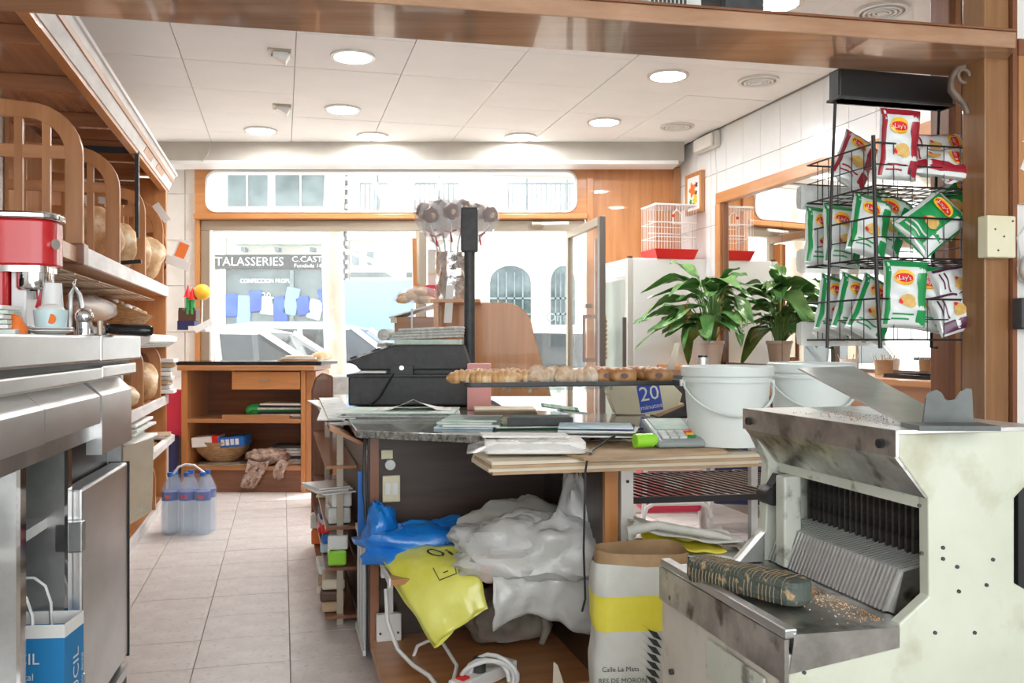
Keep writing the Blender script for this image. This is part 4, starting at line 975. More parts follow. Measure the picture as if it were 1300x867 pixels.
goods = [('yellow_envelope', 'yellow padded envelopes on the aisle rack shelf', 'envelope', (-.07, 1.2, .393), (.11, .24, .03), ['cream', 'yellow_ball']), ('juice_bottle_pack', 'small brown drink bottles beside the counter foot', 'bottles', (-.10, 1.75, .043), (.09, .09, .16), ['orange', 'paper']),
         ('white_box', 'white paper box on the aisle rack', 'box', (-.07, .85, .393), (.10, .2, .11), ['paper', 'white']), ('white_boxes', 'grey-white carton nearest on the aisle rack', 'box', (-.07, .54, .393), (.09, .16, .13), ['paper_grey', 'paper']),
         ('snack_packs', 'bright green and white snack packet on the aisle rack', 'packet', (-.08, .50, .234), (.08, .13, .12), ['lime', 'white']), ('blue_packs', 'teal and white packets low on the aisle rack', 'packet', (-.09, .75, .234), (.09, .2, .12), ['paper_blue', 'blue', 'red_plastic']),
         ('red_packs', 'red and blue packets further along the aisle rack', 'packet', (-.09, 1.15, .234), (.09, .22, .10), ['red_plastic', 'paper_blue', 'navy']), ('brown_packs', 'brown wrapped packs on the bottom of the aisle rack', 'packet', (-.095, .56, .043), (.10, .22, .13), ['card', 'brown', 'card_pale']),
         ('tan_packs', 'tan paper packs at the foot of the aisle rack', 'packet', (-.095, .85, .043), (.10, .22, .12), ['card_pale', 'card', 'paper'])]
random.seed(31)
for nm, lb, ct_, p, sz_, ms in goods:
    t = thing(nm, lb, ct_, kw(*p), A + random.uniform(-.1, .1)); n_ = len(ms)
    for k in range(n_):
        mb = MB(); h_ = sz_[2] / n_; crx = random.uniform(-.006, .006)
        mb.rbox((crx, random.uniform(-.01, .01), h_ * (k + .5)), (sz_[0] * random.uniform(.85, 1), sz_[1] * random.uniform(.85, 1), h_ * .96), (0, 0, random.uniform(-.1, .1))); mb.build('pack', ms[k], t, bevel=.008)
papers('leaflets', 'white leaflets spread on the sloping rack top by the aisle', 'leaflets', kw(-.07, .95, .80), .11, 1.3, 5, .006, mats=['paper', 'paper_grey', 'paper'], rz=A, jit=.01)
papers('tilted_papers', 'white folded papers poking out over the aisle', 'papers', kw(-.12, .50, .525), .14, .2, 4, .006, mats=['paper', 'white'], rz=A + .3)
t = thing('grey_case', 'grey case and upright books beyond the counter end', 'books', kw(.1, 2.9, .74), A)
MB().box(-.1, .06, 0, .25, 0, .15).build('case', 'paper_grey', t, bevel=.006)
for k, m_ in enumerate(('pink_red', 'brown', 'paper', 'navy')): MB().box(.065 + k * .035, .097 + k * .035, 0, .2, 0, .15 + .01 * k).build('book', m_, t)
o = MB().box(-.14, .2, -.02, .36, .0, .739).build('side_cabinet', 'oak_z', loc=kw(.1, 2.9, 0), rz=A, bevel=.004); tag(o, 'small wood cabinet beyond the counter end holding books', 'cabinet')
# ---------------- cash register
rg0 = at(520, 517, 4.06)
rg = thing('cash_register', 'black cash register with drawer and sloping keyboard', 'cash register', (0, 0, 0))
rg.location = (rg0.x, 4.06, GT)
def rx(px): return (px - 520) * 4.06 / F
def rz_(py): return H + (CY - py) * 4.06 / F - GT
MB().box(rx(442), rx(597), 0, .42, .006, rz_(478)).build('cash_drawer', 'charcoal', rg, bevel=.008)
MB().box(rx(440), rx(598), -.004, .42, rz_(479), rz_(475)).build('drawer_lid', 'charcoal', rg, bevel=.004)
MB().prism([(rx(438), rz_(459)), (rx(500), rz_(438)), (rx(588), rz_(438)), (rx(597), rz_(468)), (rx(590), rz_(470)), (rx(455), rz_(470)), (rx(450), rz_(464))], .02, .40, 'xz').build('till_body', 'charcoal', rg, bevel=.008)
MB().prism([(rx(455), rz_(470)), (rx(590), rz_(470)), (rx(588), rz_(476)), (rx(460), rz_(476))], .05, .38, 'xz').build('under_frame', 'black', rg)
MB().box(rx(496), rx(524), .0, .03, rz_(475), rz_(464)).build('lock_plate', 'black', rg); MB().cyl((rx(510), .0, rz_(467)), (rx(510), -.006, rz_(467)), .010).build('lock', 'chrome', rg, smooth=40)
for i in range(5):
    for j in range(6):
        u = .12 + i * .16; x = rx(438) + (rx(500) - rx(438)) * u; z = rz_(459) + (rz_(438) - rz_(459)) * u
        MB().rbox((x, .07 + j * .05, z + .006), (.026, .036, .012), (0, -.33, 0)).build('key', 'paper_grey' if (i + j) % 3 else 'black', rg)
MB().lathe([(.045, 0), (.04, .02), (0, .028)], (rx(478), .3, rz_(450) + .03), 16).build('paper_cover', 'paper_grey', rg, smooth=40)
MB().tube([(rx(500), .0, rz_(474)), (rx(492), -.02, rz_(488)), (rx(482), -.025, rz_(505)), (rx(470), -.02, rz_(515))], .005, 6).build('cable', 'black', rg, smooth=50)
MB().box(rx(456), rx(490), -.02, .05, rz_(473.5), rz_(471)).build('receipt', 'paper', rg)
np_ = thing('folded_newspapers', 'folded newspapers stacked on top of the cash register', 'newspapers', (rg0.x, 4.06, GT + rz_(437.5)))
hz = lambda py: rz_(py) - rz_(437.5)
MB().box(rx(500), rx(584), .03, .30, 0, hz(431)).build('pad', 'paper_green', np_, bevel=.003)
for k in range(4): MB().rbox(((rx(495) + rx(583)) / 2 - .0 + k * .008, .16, hz(431) + .010 + k * .013), (.33 - k * .012, .25, .012), (0, -.04, 0)).build('newspaper', 'newsprint', np_, bevel=.004)
MB().cyl((rx(485), .04, hz(425)), (rx(484), .29, hz(424)), .027).build('rolled_fold', 'newsprint', np_, smooth=50)
pd = thing('price_display', 'dark customer display on a tall pole by the register', 'display', (at(596, 0, 4.3).x, 4.3, GT))
MB().cyl((0, 0, 0), (0, 0, H + (CY - 320) * 4.3 / F - GT), .026).build('pole', 'charcoal', pd, smooth=40)
MB().box(-.04, .04, -.03, .03, H + (CY - 320) * 4.3 / F - GT, H + (CY - 264) * 4.3 / F - GT).build('display_head', 'charcoal', pd, bevel=.008)
MB().box(-.05, .05, -.05, .05, 0, .02).build('foot', 'charcoal', pd)
o = MB().box(-.05, .05, -.04, .04, 0, .20).build('pink_box', 'pink' if 'pink' in MATS else (mat('pink', (.80, .38, .36), rough=.6) and 'pink'), loc=(at(609.5, 0, 4.0).x, 3.9, GT), bevel=.004); tag(o, 'plain pink box standing between the till and croissants', 'box')
# ---------------- rounded wooden display and goods behind the till
wd = thing('rounded_display', 'wooden display stand with a rounded upright side panel', 'display stand', (0, 4.85, GT))
X5 = lambda px: (px - CX) * 4.85 / F
Z5 = lambda py: H + (CY - py) * 4.85 / F - GT
pts3 = [(X5(556), 0), (X5(556), Z5(384)), (X5(640), Z5(384))] + [(X5(640 + 36 * math.sin(math.radians(a_))), Z5(384 + 34 * (1 - math.cos(math.radians(a_))))) for a_ in (15, 30, 45, 60, 75)] + [(X5(678), Z5(425)), (X5(700), 0)]
MB().prism(pts3, 0, .03, 'xz').build('side_panel', 'honey_z', wd, bevel=.004)
MB().box(X5(500), X5(557), .02, .32, 0, Z5(402)).build('crate', 'oak_x', wd, bevel=.004)
MB().prism([(X5(494), Z5(404)), (X5(556), Z5(386)), (X5(556), Z5(384)), (X5(494), Z5(402))], -.01, .34, 'xz').build('sloping_lid', 'white', wd)
for px in (522, 555): MB().box(X5(px), X5(px + 2.5), -.012, 0, 0, Z5(392)).build('wire_post', 'white', wd)
MB().box(X5(496), X5(504), -.002, .0, Z5(410), Z5(403)).build('sticker', 'cream', wd)
MB().box(X5(556), X5(690), .03, .30, 0, .02).build('base', 'oak_x', wd)
MB().box(X5(553), X5(612), -.30, .0, Z5(387), Z5(383)).build('top_shelf', 'honey_x', wd, bevel=.003)
MB().box(X5(556), X5(562), -.28, -.25, 0, Z5(387)).build('shelf_leg', 'honey_z', wd)
bg_ = thing('bread_rolls_bag', 'clear bag of small bread rolls on the wooden display', 'bread', at(527, 388, 4.95))
for k in range(7): MB().ell((-.06 + (k % 4) * .045, -.03 + .05 * (k // 4), .03 + .02 * (k % 3)), (.04, .03, .022), 12, 8).build('roll', 'crust', bg_, smooth=60)
mb = MB(); crumple(mb, (.01, 0, .045), (.11, .07, .055), 6, .25, 2); mb.build('film', 'film_thin', bg_, smooth=60)
t = thing('red_box', 'red carton with a white carton standing behind the foil vase', 'box', at(547, 384, 5.05))
MB().box(-.025, .028, -.03, .03, 0, .095).build('red_carton', 'pink_red', t); MB().box(-.02, .05, .03, .08, 0, .30).build('white_carton', 'paper', t); MB().box(-.02, .05, .029, .031, .155, .17).build('label', 'cream', t)
# foil vase with wrapped candy
mat('foil', (.72, .70, .68), (.9, .89, .88), 10, rough=.18, metal=1.0, bump=.9, bsc=16)
cv = thing('candy_bouquet', 'foil-wrapped vase of cellophane lollipops tied with red ribbons', 'lollipops', at(573, 383, 4.65))
s4 = 4.65 / F
MB().grid(28, 14, lambda u, v: Vector(((.07 + .012 * v + .012 * nz((math.cos(u * 6.283) * 3, math.sin(u * 6.283) * 3, v * 6))) * math.cos(u * 6.283), (.07 + .012 * v + .012 * nz((math.cos(u * 6.283) * 3, math.sin(u * 6.283) * 3, v * 6))) * math.sin(u * 6.283), v * 62 * s4))).build('foil_vase', 'foil', cv, smooth=35)
mat('chocolate', (.09, .03, .02), (.20, .08, .05), 20, rough=.4)
for k, (px, py, y_) in enumerate(((538, 268, 0), (556, 262, .06), (573, 270, -.05), (588, 262, .05), (622, 272, .02), (548, 276, -.07), (606, 266, .07))):
    hx, hz_ = (px - 573) * s4, (383 - py) * s4
    c_ = MB().tube([(hx * .2, y_ * .3, .1), (hx * .55, y_ * .7, hz_ * .62), (hx, y_, hz_ - .05)], .005, 6).build('lollipop_stick', 'white', cv)
    MB().ell((hx, y_, hz_), (.042, .022, .04), 14, 10, lambda d, p: p * (1 + .3 * nz(d * 2.5 + Vector((k, 0, 0))))).build('candy', 'chocolate', c_, smooth=60)
    MB().ell((hx + .012, y_ - .016, hz_ - .004), (.016, .006, .016), 10, 6).build('candy_mark', 'crust', c_, smooth=60)
    mb = MB()
    mb.grid(16, 12, lambda u, v: Vector((hx + (hx * .55 - hx) * (1 - v) * .9 + (.012 + .066 * math.sin(math.pi * min(1, v * .9)) ** .8) * (1 + .2 * nz((u * 6, v * 3, k))) * math.cos(u * 6.283), y_ + (.012 + .04 * math.sin(math.pi * min(1, v * .9)) ** .8) * math.sin(u * 6.283), hz_ - .15 + .21 * v)))
    mb.build('cellophane', 'film_thin', c_, smooth=60)
    mb = MB(); bx, bz_ = hx * .72, hz_ - .11
    mb.tube([(bx - .03, y_ - .02, bz_ + .012), (bx, y_ - .022, bz_), (bx + .03, y_ - .02, bz_ + .015)], [.006, .004, .006], 5); mb.tube([(bx, y_ - .022, bz_), (bx + .01, y_ - .026, bz_ - .05)], .004, 5); mb.build('ribbon', 'red', c_)
o = MB().grid(4, 8, lambda u, v: Vector((-.02 + .04 * u - .012 * v, -.09 - .006 * math.sin(v * 6), .08 - .19 * v))).build('paper_strip', 'paper', cv, solid=.001)
# hanging heart and leaning wooden frame in the window
ht = thing('paper_heart', 'white paper heart hanging in the shop window', 'decoration', at(505, 318, 7.2))
hp = [(.0095 * 16 * math.sin(t_) ** 3 * .82, .0085 * (13 * math.cos(t_) - 5 * math.cos(2 * t_) - 2 * math.cos(3 * t_) - math.cos(4 * t_))) for t_ in [i * 2 * math.pi / 40 for i in range(40)]]
MB().prism(hp, -.004, .004, 'xz').build('heart', 'paper', ht); MB().cyl((0, 0, .07), (0, .17, .17), .0015, n=4).build('thread', 'white', ht)
ez = thing('wooden_easel', 'folding wooden frame leaning by the window mullion', 'easel', at(530, 384, 6.4))
k6 = 6.4 / F
for a_, b_ in (((-3, 0), (-5, 82)), ((10, 0), (-1, 24)), ((12, 22), (1, 0))): MB().bar((a_[0] * k6, 0, a_[1] * k6), (b_[0] * k6, .03, b_[1] * k6), .03, .02).build('leg', 'honey_z', ez)
MB().box(2 * k6, 11 * k6, .02, .05, -at(530, 384, 6.4).z, 90 * k6).build('metal_post', 'alu', ez)
# ================================================================= pastries on the counter
mat('pastry', (.55, .28, .10), (.78, .52, .27), 16, rough=.5, bump=.2, c3=(.85, .70, .48), spot=20)
mat('pastry_dark', (.36, .15, .05), (.62, .34, .14), 16, rough=.4, bump=.2)
mat('pastry_sugar', (.58, .36, .18), (.86, .78, .66), 22, rough=.7, bump=.2)
TZ = .986
tr_c = Vector((.185, 3.22, TZ - .016)); TR_ = .2
tr = thing('baking_tray', 'black oven tray of croissants raised on a glass stand', 'tray', tr_c, TR_)
MB().prism(rrect(-.375, .375, -.2, .2, .02), 0, .006, 'xy').build('tray_base', 'black', tr)
mb = MB(); ring(mb, rrect(-.385, .385, -.21, .21, .025), rrect(-.372, .372, -.197, .197, .02), .004, .016, 'xy'); mb.build('tray_rim', 'charcoal', tr)
MB().prism([(-.37, -.19), (-.2, -.195), (-.21, .1), (-.372, .12)], .006, .008, 'xy').build('paper_liner', 'paper', tr)
TS = TZ - .010
gs = thing('cake_stand', 'footed glass cake stand under the oven tray', 'cake stand', (.155, 3.2, GT))
hs = TZ - .016 - GT
MB().lathe([(0, hs - .012), (.18, hs - .012), (.195, hs - .001), (0, hs - .001)], n=36).build('plate', 'glass_green', gs, smooth=40)
MB().lathe([(.07, 0), (.06, .012), (.022, .03), (.018, hs * .5), (.03, hs * .62), (.02, hs * .75), (.035, hs - .012)], n=16).build('stem', 'glass_green', gs, smooth=35)
for k in range(12): MB().cyl((.192 * math.cos(k * .5236), .192 * math.sin(k * .5236), hs - .02), (.192 * math.cos(k * .5236), .192 * math.sin(k * .5236), hs - .002), .008, n=6).build('scallop', 'glass_green', gs)
def croissant(L, W_, curve=.35, segs=7):
    n = 22; mb = MB(); pts_, rs = [], []
    for i in range(n + 1):
        t_ = i / n * 2 - 1
        r = W_ * (1 - abs(t_) ** 2.2) ** .7 + .004; r *= 1 + .34 * (abs(((t_ + 1) * segs / 2) % 1 - .5) * 2 - .5) * (1 - .5 * abs(t_))
        pts_.append((L / 2 * t_, curve * L * .5 * t_ * t_, W_ * .82 - .004 * abs(t_))); rs.append(r)
    mb.tube(pts_, rs, 12)
    mb.v = [(x, y, max(0, z * .92)) for x, y, z in mb.v]
    return mb
def bun(L, W_, hh):
    mb = MB()
    def fn(d, p):
        e = 3.2; s_ = (abs(d.x) ** e + abs(d.y) ** e + abs(d.z) ** e) ** (-1 / e); q = Vector((d.x * s_ * L / 2, d.y * s_ * W_ / 2, d.z * s_ * hh / 2))
        q.z += .004 * math.sin(q.x * 260); q.z += hh / 2; return q
    return mb.ell((0, 0, 0), (1, 1, 1), 24, 14, fn)
cm1 = croissant(.12, .027, .5).mesh('croissant', 50); cm1.materials.append(MATS['pastry'])
cm2 = croissant(.12, .031, .45, 6).mesh('croissant', 50); cm2.materials.append(MATS['pastry_sugar'])
bm1 = bun(.10, .065, .052).mesh('chocolate_roll', 60); bm1.materials.append(MATS['pastry_dark'])
fm1 = MB().prism([(.014 * math.cos(i * .7854), .026 + .010 * math.sin(i * .7854)) for i in range(8)], -.0345, -.031, 'xz').mesh('filling'); fm1.materials.append(MATS['chocolate'])
lay = [(590, 3.10, .1, 0), (606, 3.22, .4, 0), (613, 3.06, -.2, 0), (627, 3.16, .8, 0), (640, 3.03, 0, 0), (648, 3.26, .2, 0), (662, 3.08, .1, 0), (683, 3.22, 1.2, 1), (690, 3.06, .5, 1), (703, 3.14, 1.0, 1), (718, 3.06, 1.35, 1), (744, 3.06, .1, 1),
       (758, 3.20, .2, 2), (770, 3.06, .0, 2), (790, 3.03, .1, 2), (806, 3.22, 0, 2), (822, 3.14, .2, 2), (836, 3.04, -.1, 2)]
names = {0: 'plain golden croissant, %s from the left end of the oven tray', 1: 'sugar-dusted croissant, %s from left among the dusted ones mid tray', 2: 'chocolate-filled pastry roll, %s from left at the right tray end'}
for k, (px, Y, rot, kd) in enumerate(lay):
    Y += (px - 715) * .0005 + .05; P_ = at(px, 0, Y); P_.z = TZ - .009
    if kd < 2:
        o = bpy.data.objects.new('croissant', cm1 if kd == 0 else cm2); col.objects.link(o)
    else:
        o = bpy.data.objects.new('chocolate_roll', bm1); col.objects.link(o); f_o = bpy.data.objects.new('filling', fm1); col.objects.link(f_o); f_o.parent = o
    o.location = P_; o.rotation_euler[2] = rot
    od = ('first', 'second', 'third', 'fourth', 'fifth', 'sixth', 'seventh')[sum(1 for q in lay[:k] if q[3] == kd)]
    tag(o, names[kd] % od, 'pastry', ('plain croissants on the tray', 'sugared croissants on the tray', 'chocolate rolls on the tray')[kd])
o = MB().prism([(0, 0), (.03, .0), (.05, .095), (.03, .095)], 0, .003, 'xz').build('pastry_spatula', 'alu', loc=at(846, 470, 3.12), rz=.2); tag(o, 'flat metal spatula blade standing at the tray end', 'spatula')
# cream box with the blue newspaper logo
nb = thing('newspaper_box', 'cream carton with a blue square printed 20 minutos', 'box', (0, 3.62, GT))
k3 = 3.62 / F
bx_ = lambda px: (px - CX) * k3
bz3 = lambda py: H + (CY - py) * k3 - GT
MB().prism([(bx_(782), bz3(526.0)), (bx_(838), bz3(526.5)), (bx_(862), bz3(515)), (bx_(866), bz3(500)), (bx_(852), bz3(486)), (bx_(775), bz3(489)), (bx_(772), bz3(500))], 0, .14, 'xz').build('carton', 'cream', nb, bevel=.003)
MB().prism([(bx_(830), bz3(527)), (bx_(868), bz3(512)), (bx_(868), bz3(515)), (bx_(836), bz3(529))], -.01, .1, 'xz').build('bottom_flap', 'card', nb)
ca_, sa_ = math.cos(.17), math.sin(.17); lc = (bx_(825), bz3(505))
rot2 = lambda x, y: (lc[0] + x * ca_ - y * sa_, lc[1] + x * sa_ + y * ca_)
MB().prism([rot2(x, y) for x, y in ((-.045, -.055), (.045, -.055), (.045, .055), (-.045, .055))], -.0025, 0, 'xz').build('logo_square', 'logo_blue', nb)
text('20', .082, lambda x, y: (rot2(x, y + .016)[0], -.0035, rot2(x, y + .016)[1]), 'white', nb); text('minutos', .027, lambda x, y: (rot2(x, y - .035)[0], -.0035, rot2(x, y - .035)[1]), 'white', nb)
for q_ in ((785, 508), (800, 502)): MB().prism([(bx_(q_[0]), bz3(q_[1])), (bx_(q_[0] + 8), bz3(q_[1] + 1)), (bx_(q_[0] + 7), bz3(q_[1] - 6)), (bx_(q_[0] + 1), bz3(q_[1] - 5))], -.0015, 0, 'xz').build('tape_mark', 'card_pale', nb)
# ---------------- buckets
mat('bucket', (.74, .80, .77), (.80, .85, .82), 3, rough=.35)
def bucket(px, Y, z, r, h_, label, hang=True):
    P_ = at(px, 0, Y); t = thing('plastic_bucket', label, 'bucket', (P_.x, P_.y, z), 0, 'white plastic buckets on the counter')
    MB().lathe([(0, 0), (r * .84, 0), (r * .95, h_ * .8), (r * 1.0, h_ * .8), (r * 1.0, h_ * .84), (r * .97, h_ * .85), (r * .98, h_ * .95), (0, h_ * .95)], n=40).build('tub', 'bucket', t, smooth=35)
    MB().lathe([(r * .985, h_ * .86), (r * 1.03, h_ * .88), (r * 1.04, h_ * .985), (r * .99, h_), (r * .95, h_ * .985), (r * .93, h_ * .96), (0, h_ * .96)], n=40).build('lid', 'bucket', t, smooth=35)
    pts_ = [(r * 1.01 * math.cos(a_), -r * 1.02 * math.sin(a_) - .004, h_ * (.80 - .40 * math.sin(a_))) for a_ in [math.pi * i / 16 for i in range(17)]]
    MB().tube(pts_, .0045, 6).build('handle', 'bucket', t, smooth=60)
    for s_ in (-1, 1): MB().box(s_ * r - .008, s_ * r + .008, -.012, .012, h_ * .74, h_ * .82).build('ear', 'bucket', t)
    return t
bucket(923, 2.83, BT, .138, .245, 'white lidded bucket standing by the card reader')
bucket(1030, 3.02, BT + .0, .138, .25, 'second white bucket half hidden behind the slicer chute')
o = thing('bucket_table', 'small white table under the second bucket', 'table', (at(1040, 0, 3.05).x, 3.0, 0), A)
MB().box(-.13, .25, -.1, .3, .76, .799).build('top', 'white_worn', o, bevel=.004)
for x_ in (-.12, .215):
    for y_ in (-.09, .265): MB().box(x_, x_ + .025, y_, y_ + .025, 0, .76).build('leg', 'white_worn', o)
t = thing('steel_tube', 'short steel tube with a dark cap rising behind the bucket', 'tube', (at(892, 0, 3.08).x, 3.08, GT))
MB().cyl((0, 0, 0), (0, 0, .24), .019).build('tube', 'steel', t, smooth=40); MB().cyl((0, 0, .24), (0, 0, .247), .016).build('cap', 'black', t, smooth=40)
# ---------------- papers on the counter
random.seed(44)
def sheetpile(name, label, cat, px, py, w, d, ms, th=.006, rz=0, base=GT, part='sheet'):
    P_ = atz(px, py, base + .001); t = thing(name, label, cat, (P_.x, P_.y, base), rz)
    for k, m_ in enumerate(ms):
        MB().rbox((random.uniform(-.012, .012), random.uniform(-.012, .012), th * (k + .5)), (w * random.uniform(.93, 1), d * random.uniform(.93, 1), th * .9), (0, 0, random.uniform(-.08, .08))).build(part, m_, t, bevel=th * .2)
    return t
t = sheetpile('newspaper_sheets', 'open newspapers spread in front of the cash register', 'newspapers', 510, 526, .46, .34, ['newsprint', 'paper_grey', 'newsprint', 'paper_green'], .005, .05)
MB().grid(10, 6, lambda u, v: Vector((-.1 + .3 * u, -.08 + .2 * v, .021 + .045 * max(0, 1 - abs(u - .5) * 3) * (1 - .5 * v)))).build('curled_page', 'paper', t, smooth=60, solid=.001)
sheetpile('booklet_stack', 'pale green booklets on the granite front edge', 'booklets', 598, 541, .20, .22, ['paper_blue', 'paper', 'paper_green', 'paper_green'], .008, -.12)
sheetpile('brown_notebook', 'thin brown notebook lying before the pink box', 'notebook', 640, 523, .26, .2, ['card', 'card_pale'], .010, .03)
sheetpile('green_folders', 'green plastic sleeves under the binder', 'folders', 672, 541, .24, .2, ['green_plastic', 'paper', 'green'], .005, .1)
t = sheetpile('ring_binder', 'pale binder with a dark spine on the counter papers', 'binder', 683, 536, .22, .16, ['paper_green'], .022, .06, GT + .017)
MB().rbox((.0, -.078, .011), (.22, .008, .026), (0, 0, 0)).build('spine', 'charcoal', t)
t = thing('green_leaf_folder', 'dark green curled folder behind the binder', 'folder', atz(708, 524, GT + .03))
MB().grid(8, 4, lambda u, v: Vector((-.06 + .14 * u, .06 * v, .018 * (1 - u) + .01 * v + .004))).build('cover', 'green', t, solid=.002, smooth=60); MB().rbox((.06, .03, .0), (.1, .1, .006), (0, .1, .2)).build('page', 'paper_grey', t)
sheetpile('magazine_spread', 'overlapping papers and magazines left of the card reader', 'papers', 758, 551, .24, .18, ['paper', 'charcoal', 'paper_grey', 'paper', 'navy', 'paper_blue'], .005, -.15, GT)
t = thing('bag_packet', 'wrapped packet of white paper bags on the board stack', 'packet', atz(676, 573, BT), .03)
mb = MB(); mb.prism(rrect(-.14, .15, -.07, .12, .015), 0, .035, 'xy'); mb.build('paper_bags', 'paper', t, bevel=.006)
mb = MB(); mb.grid(20, 10, lambda u, v: Vector((-.19 + .36 * u, -.085 + .23 * v, .034 * min(1, 4 * u, 5 * (1 - u)) * min(1, 6 * v + .35, 6 * (1 - v) + .35) + .004 + .005 * nz((u * 9, v * 7, 2))))); mb.build('plastic_wrap', 'film', t, smooth=60)
MB().rbox((-.02, .06, .041), (.26, .1, .006), (0, .02, .1)).build('loose_sheet', 'paper', t)
# card reader, lime pot, stylus
cr_ = thing('card_reader', 'grey card payment terminal tilted on the board stack', 'card reader', atz(856, 565, BT), .16)
cr_.location.z = BT + .0002
W2 = .075
MB().prism([(-.075, 0), (.11, 0), (.11, .075), (-.06, .024), (-.075, .016)], -W2, W2, 'yz').build('body', mat('reader_grey', (.30, .34, .33), rough=.4) and 'reader_grey', cr_, bevel=.008)
def slope(x, y, o_=.0): return (x, y, .024 + (y + .06) * .3 + o_)
MB().add([slope(x, y, .0015) for x, y in ((-.055, .015), (.055, .015), (.055, .10), (-.055, .10))], [(0, 1, 2, 3)]).build('screen', 'paper_green', cr_, solid=.002)
for i in range(4):
    for j in range(3):
        p_ = slope(-.045 + i * .028, -.048 + j * .019, .003); MB().rbox(p_, (.022, .012, .006), (.29, 0, 0)).build('key', 'paper_grey' if i < 3 else ('green', 'yellow_ball', 'red_plastic')[j], cr_)
MB().tube([(.09, .10, .045), (.10, .02, .03), (.115, -.09, .005)], .004, 6).build('stylus', 'black', cr_)
t = thing('lime_bottle', 'small lime-green plastic pot lying beside the card reader', 'bottle', atz(818, 568, BT), .5)
t.location.z = BT + .022
MB().cyl((-.035, 0, 0), (.02, -.01, 0), .021, .022, 16).build('pot', 'lime', t, smooth=40); MB().cyl((.02, -.01, 0), (.032, -.012, 0), .0195, .017, 16).build('rim', 'lime', t, smooth=40); MB().cyl((.0325, -.012, 0), (.0335, -.012, 0), .01).build('cap_mark', 'paper', t)
# ================================================================= bread slicer
mat('enamel', (.46, .48, .38), (.54, .56, .46), 4, rough=.35, c3=(.36, .34, .23), spot=6, coat=.15)
mat('enamel_worn', (.50, .52, .43), (.62, .63, .55), 5, rough=.45, c3=(.20, .19, .16), spot=22)
mat('enamel_pink', (.58, .52, .44), (.68, .62, .54), 6, rough=.45, c3=(.38, .33, .27), spot=9)
mat('blade', (.03, .026, .024), (.09, .08, .07), 30, rough=.5, metal=.5)
mat('fin_metal', (.62, .62, .60), (.78, .78, .76), 20, rough=.3, metal=.55)
mat('dark_steel', (.05, .055, .05), (.10, .11, .10), 8, rough=.4, metal=.1)
NS = Vector((.436, 1.4325, 0))
def sl(px, py, y0=0.0):
    k = (px - CX) / F; x = (k * (NS.y + y0 * CA) - NS.x + y0 * SA) / (CA - k * SA)
    return (x, H - (py - CY) * (NS.y + x * SA + y0 * CA) / F)
def srow(x, y, z): return Vector((NS.x + x * CA - y * SA, NS.y + x * SA + y * CA, z))
sr = thing('bread_slicer', 'old cream enamel bread slicing machine with steel hood', 'bread slicer', NS, A)
LS = .466
near = [sl(*p) for p in ((1134, 550), (1320, 544), (1320, 590), (1281, 631), (1281, 738), (1345, 775))]
xr = near[-1][0]
near += [(xr, .05), (sl(993, 828)[0], .05)] + [sl(*p) for p in ((993, 828), (1134, 817), (1136, 789), (1173, 755), (1172, 631), (1134, 579))]
MB().prism(near, -.012, .012, 'xz').build('side_panel', 'enamel', sr, bevel=.003)
zp = .657
far = [p for p in near]
far = [near[0], near[1], near[2], near[3], near[4], (near[4][0] + .05, zp - .03), (near[9][0] - .06, zp - .03), (near[9][0] - .02, zp + .01), (near[11][0] - .03, zp + .06), (near[12][0] - .02, near[12][1]), near[13]]
MB().prism(far, LS - .012, LS + .02, 'xz').build('side_panel', 'enamel_worn', sr, bevel=.003)
x0 = sl(993, 828)[0]; xt = near[0][0]; xn = near[12][0]; zt = near[0][1]; zl = near[13][1]; zn = near[12][1]
MB().box(x0 + .004, xr - .01, .012, LS + .01, .05, .595).build('lower_body', 'enamel_pink', sr, bevel=.003)
MB().box(x0 + .06, xr - .03, .03, LS - .02, 0, .05).build('feet', 'charcoal', sr)
# platform of steel, its rims, bolts
MB().box(x0 + .008, xn + .02, -.006, LS, zp - .018, zp - .002).build('platform', 'steel_dirty', sr)
MB().box(x0 - .002, x0 + .02, -.012, LS + .005, zp - .004, zp + .012).build('platform_lip', 'steel_grey', sr, bevel=.003)
MB().box(x0 - .004, x0 + .004, -.013, LS + .006, .585, zp - .004).build('rim_band', 'steel_dirty', sr)
MB().prism([(x0 + .004, .60), (x0 + .012, zp + .004), (near[9][0], zp + .001), (near[9][0], .625)], -.016, -.010, 'xz').build('rim_end', 'steel_dirty', sr)
MB().box(x0 - .006, x0 + .0, .05, .25, .50, .57).build('name_plate_recess', 'enamel_worn', sr)
for y_, z_ in ((.42, .60), (.42, .45), (.25, .52), (.02, .45)): MB().cyl((x0 + .004, y_, z_), (x0 - .004, y_, z_), .006, n=8).build('bolt', 'charcoal', sr)
for px, py in ((1190, 693), (1190, 707), (1253, 708), (1208, 717), (1210, 748), (1245, 740), (1180, 800), (1230, 800), (1105, 822), (1060, 830), (1015, 850), (1160, 640), (1163, 700)):
    x, z = sl(px, py); MB().cyl((x, -.012, z), (x, -.015, z), .0032, n=8).build('bolt', 'charcoal', sr)
# hood
MB().prism([(xt - .002, zt), (near[1][0], zt - .0), (near[1][0], zt + .006), (xt - .002, zt + .006)], -.014, LS + .022, 'xz').build('hood_top', 'steel', sr)
MB().prism([(xt - .006, zt + .006), (xt, zt + .006), (xt, zl), (xt - .006, zl)], -.014, LS + .022, 'xz').build('hood_lip', 'steel_dirty', sr)
MB().prism([(xt - .006, zl), (xt + .002, zl), (xn + .004, zn), (xn - .004, zn)], -.010, LS + .012, 'xz').build('hood_slope', 'steel_dirty', sr)
for y_ in (.02, LS - .01): MB().cyl((xt - .006, y_, (zt + zl) / 2), (xt - .014, y_, (zt + zl) / 2), .008, n=8).build('bolt', 'black', sr)
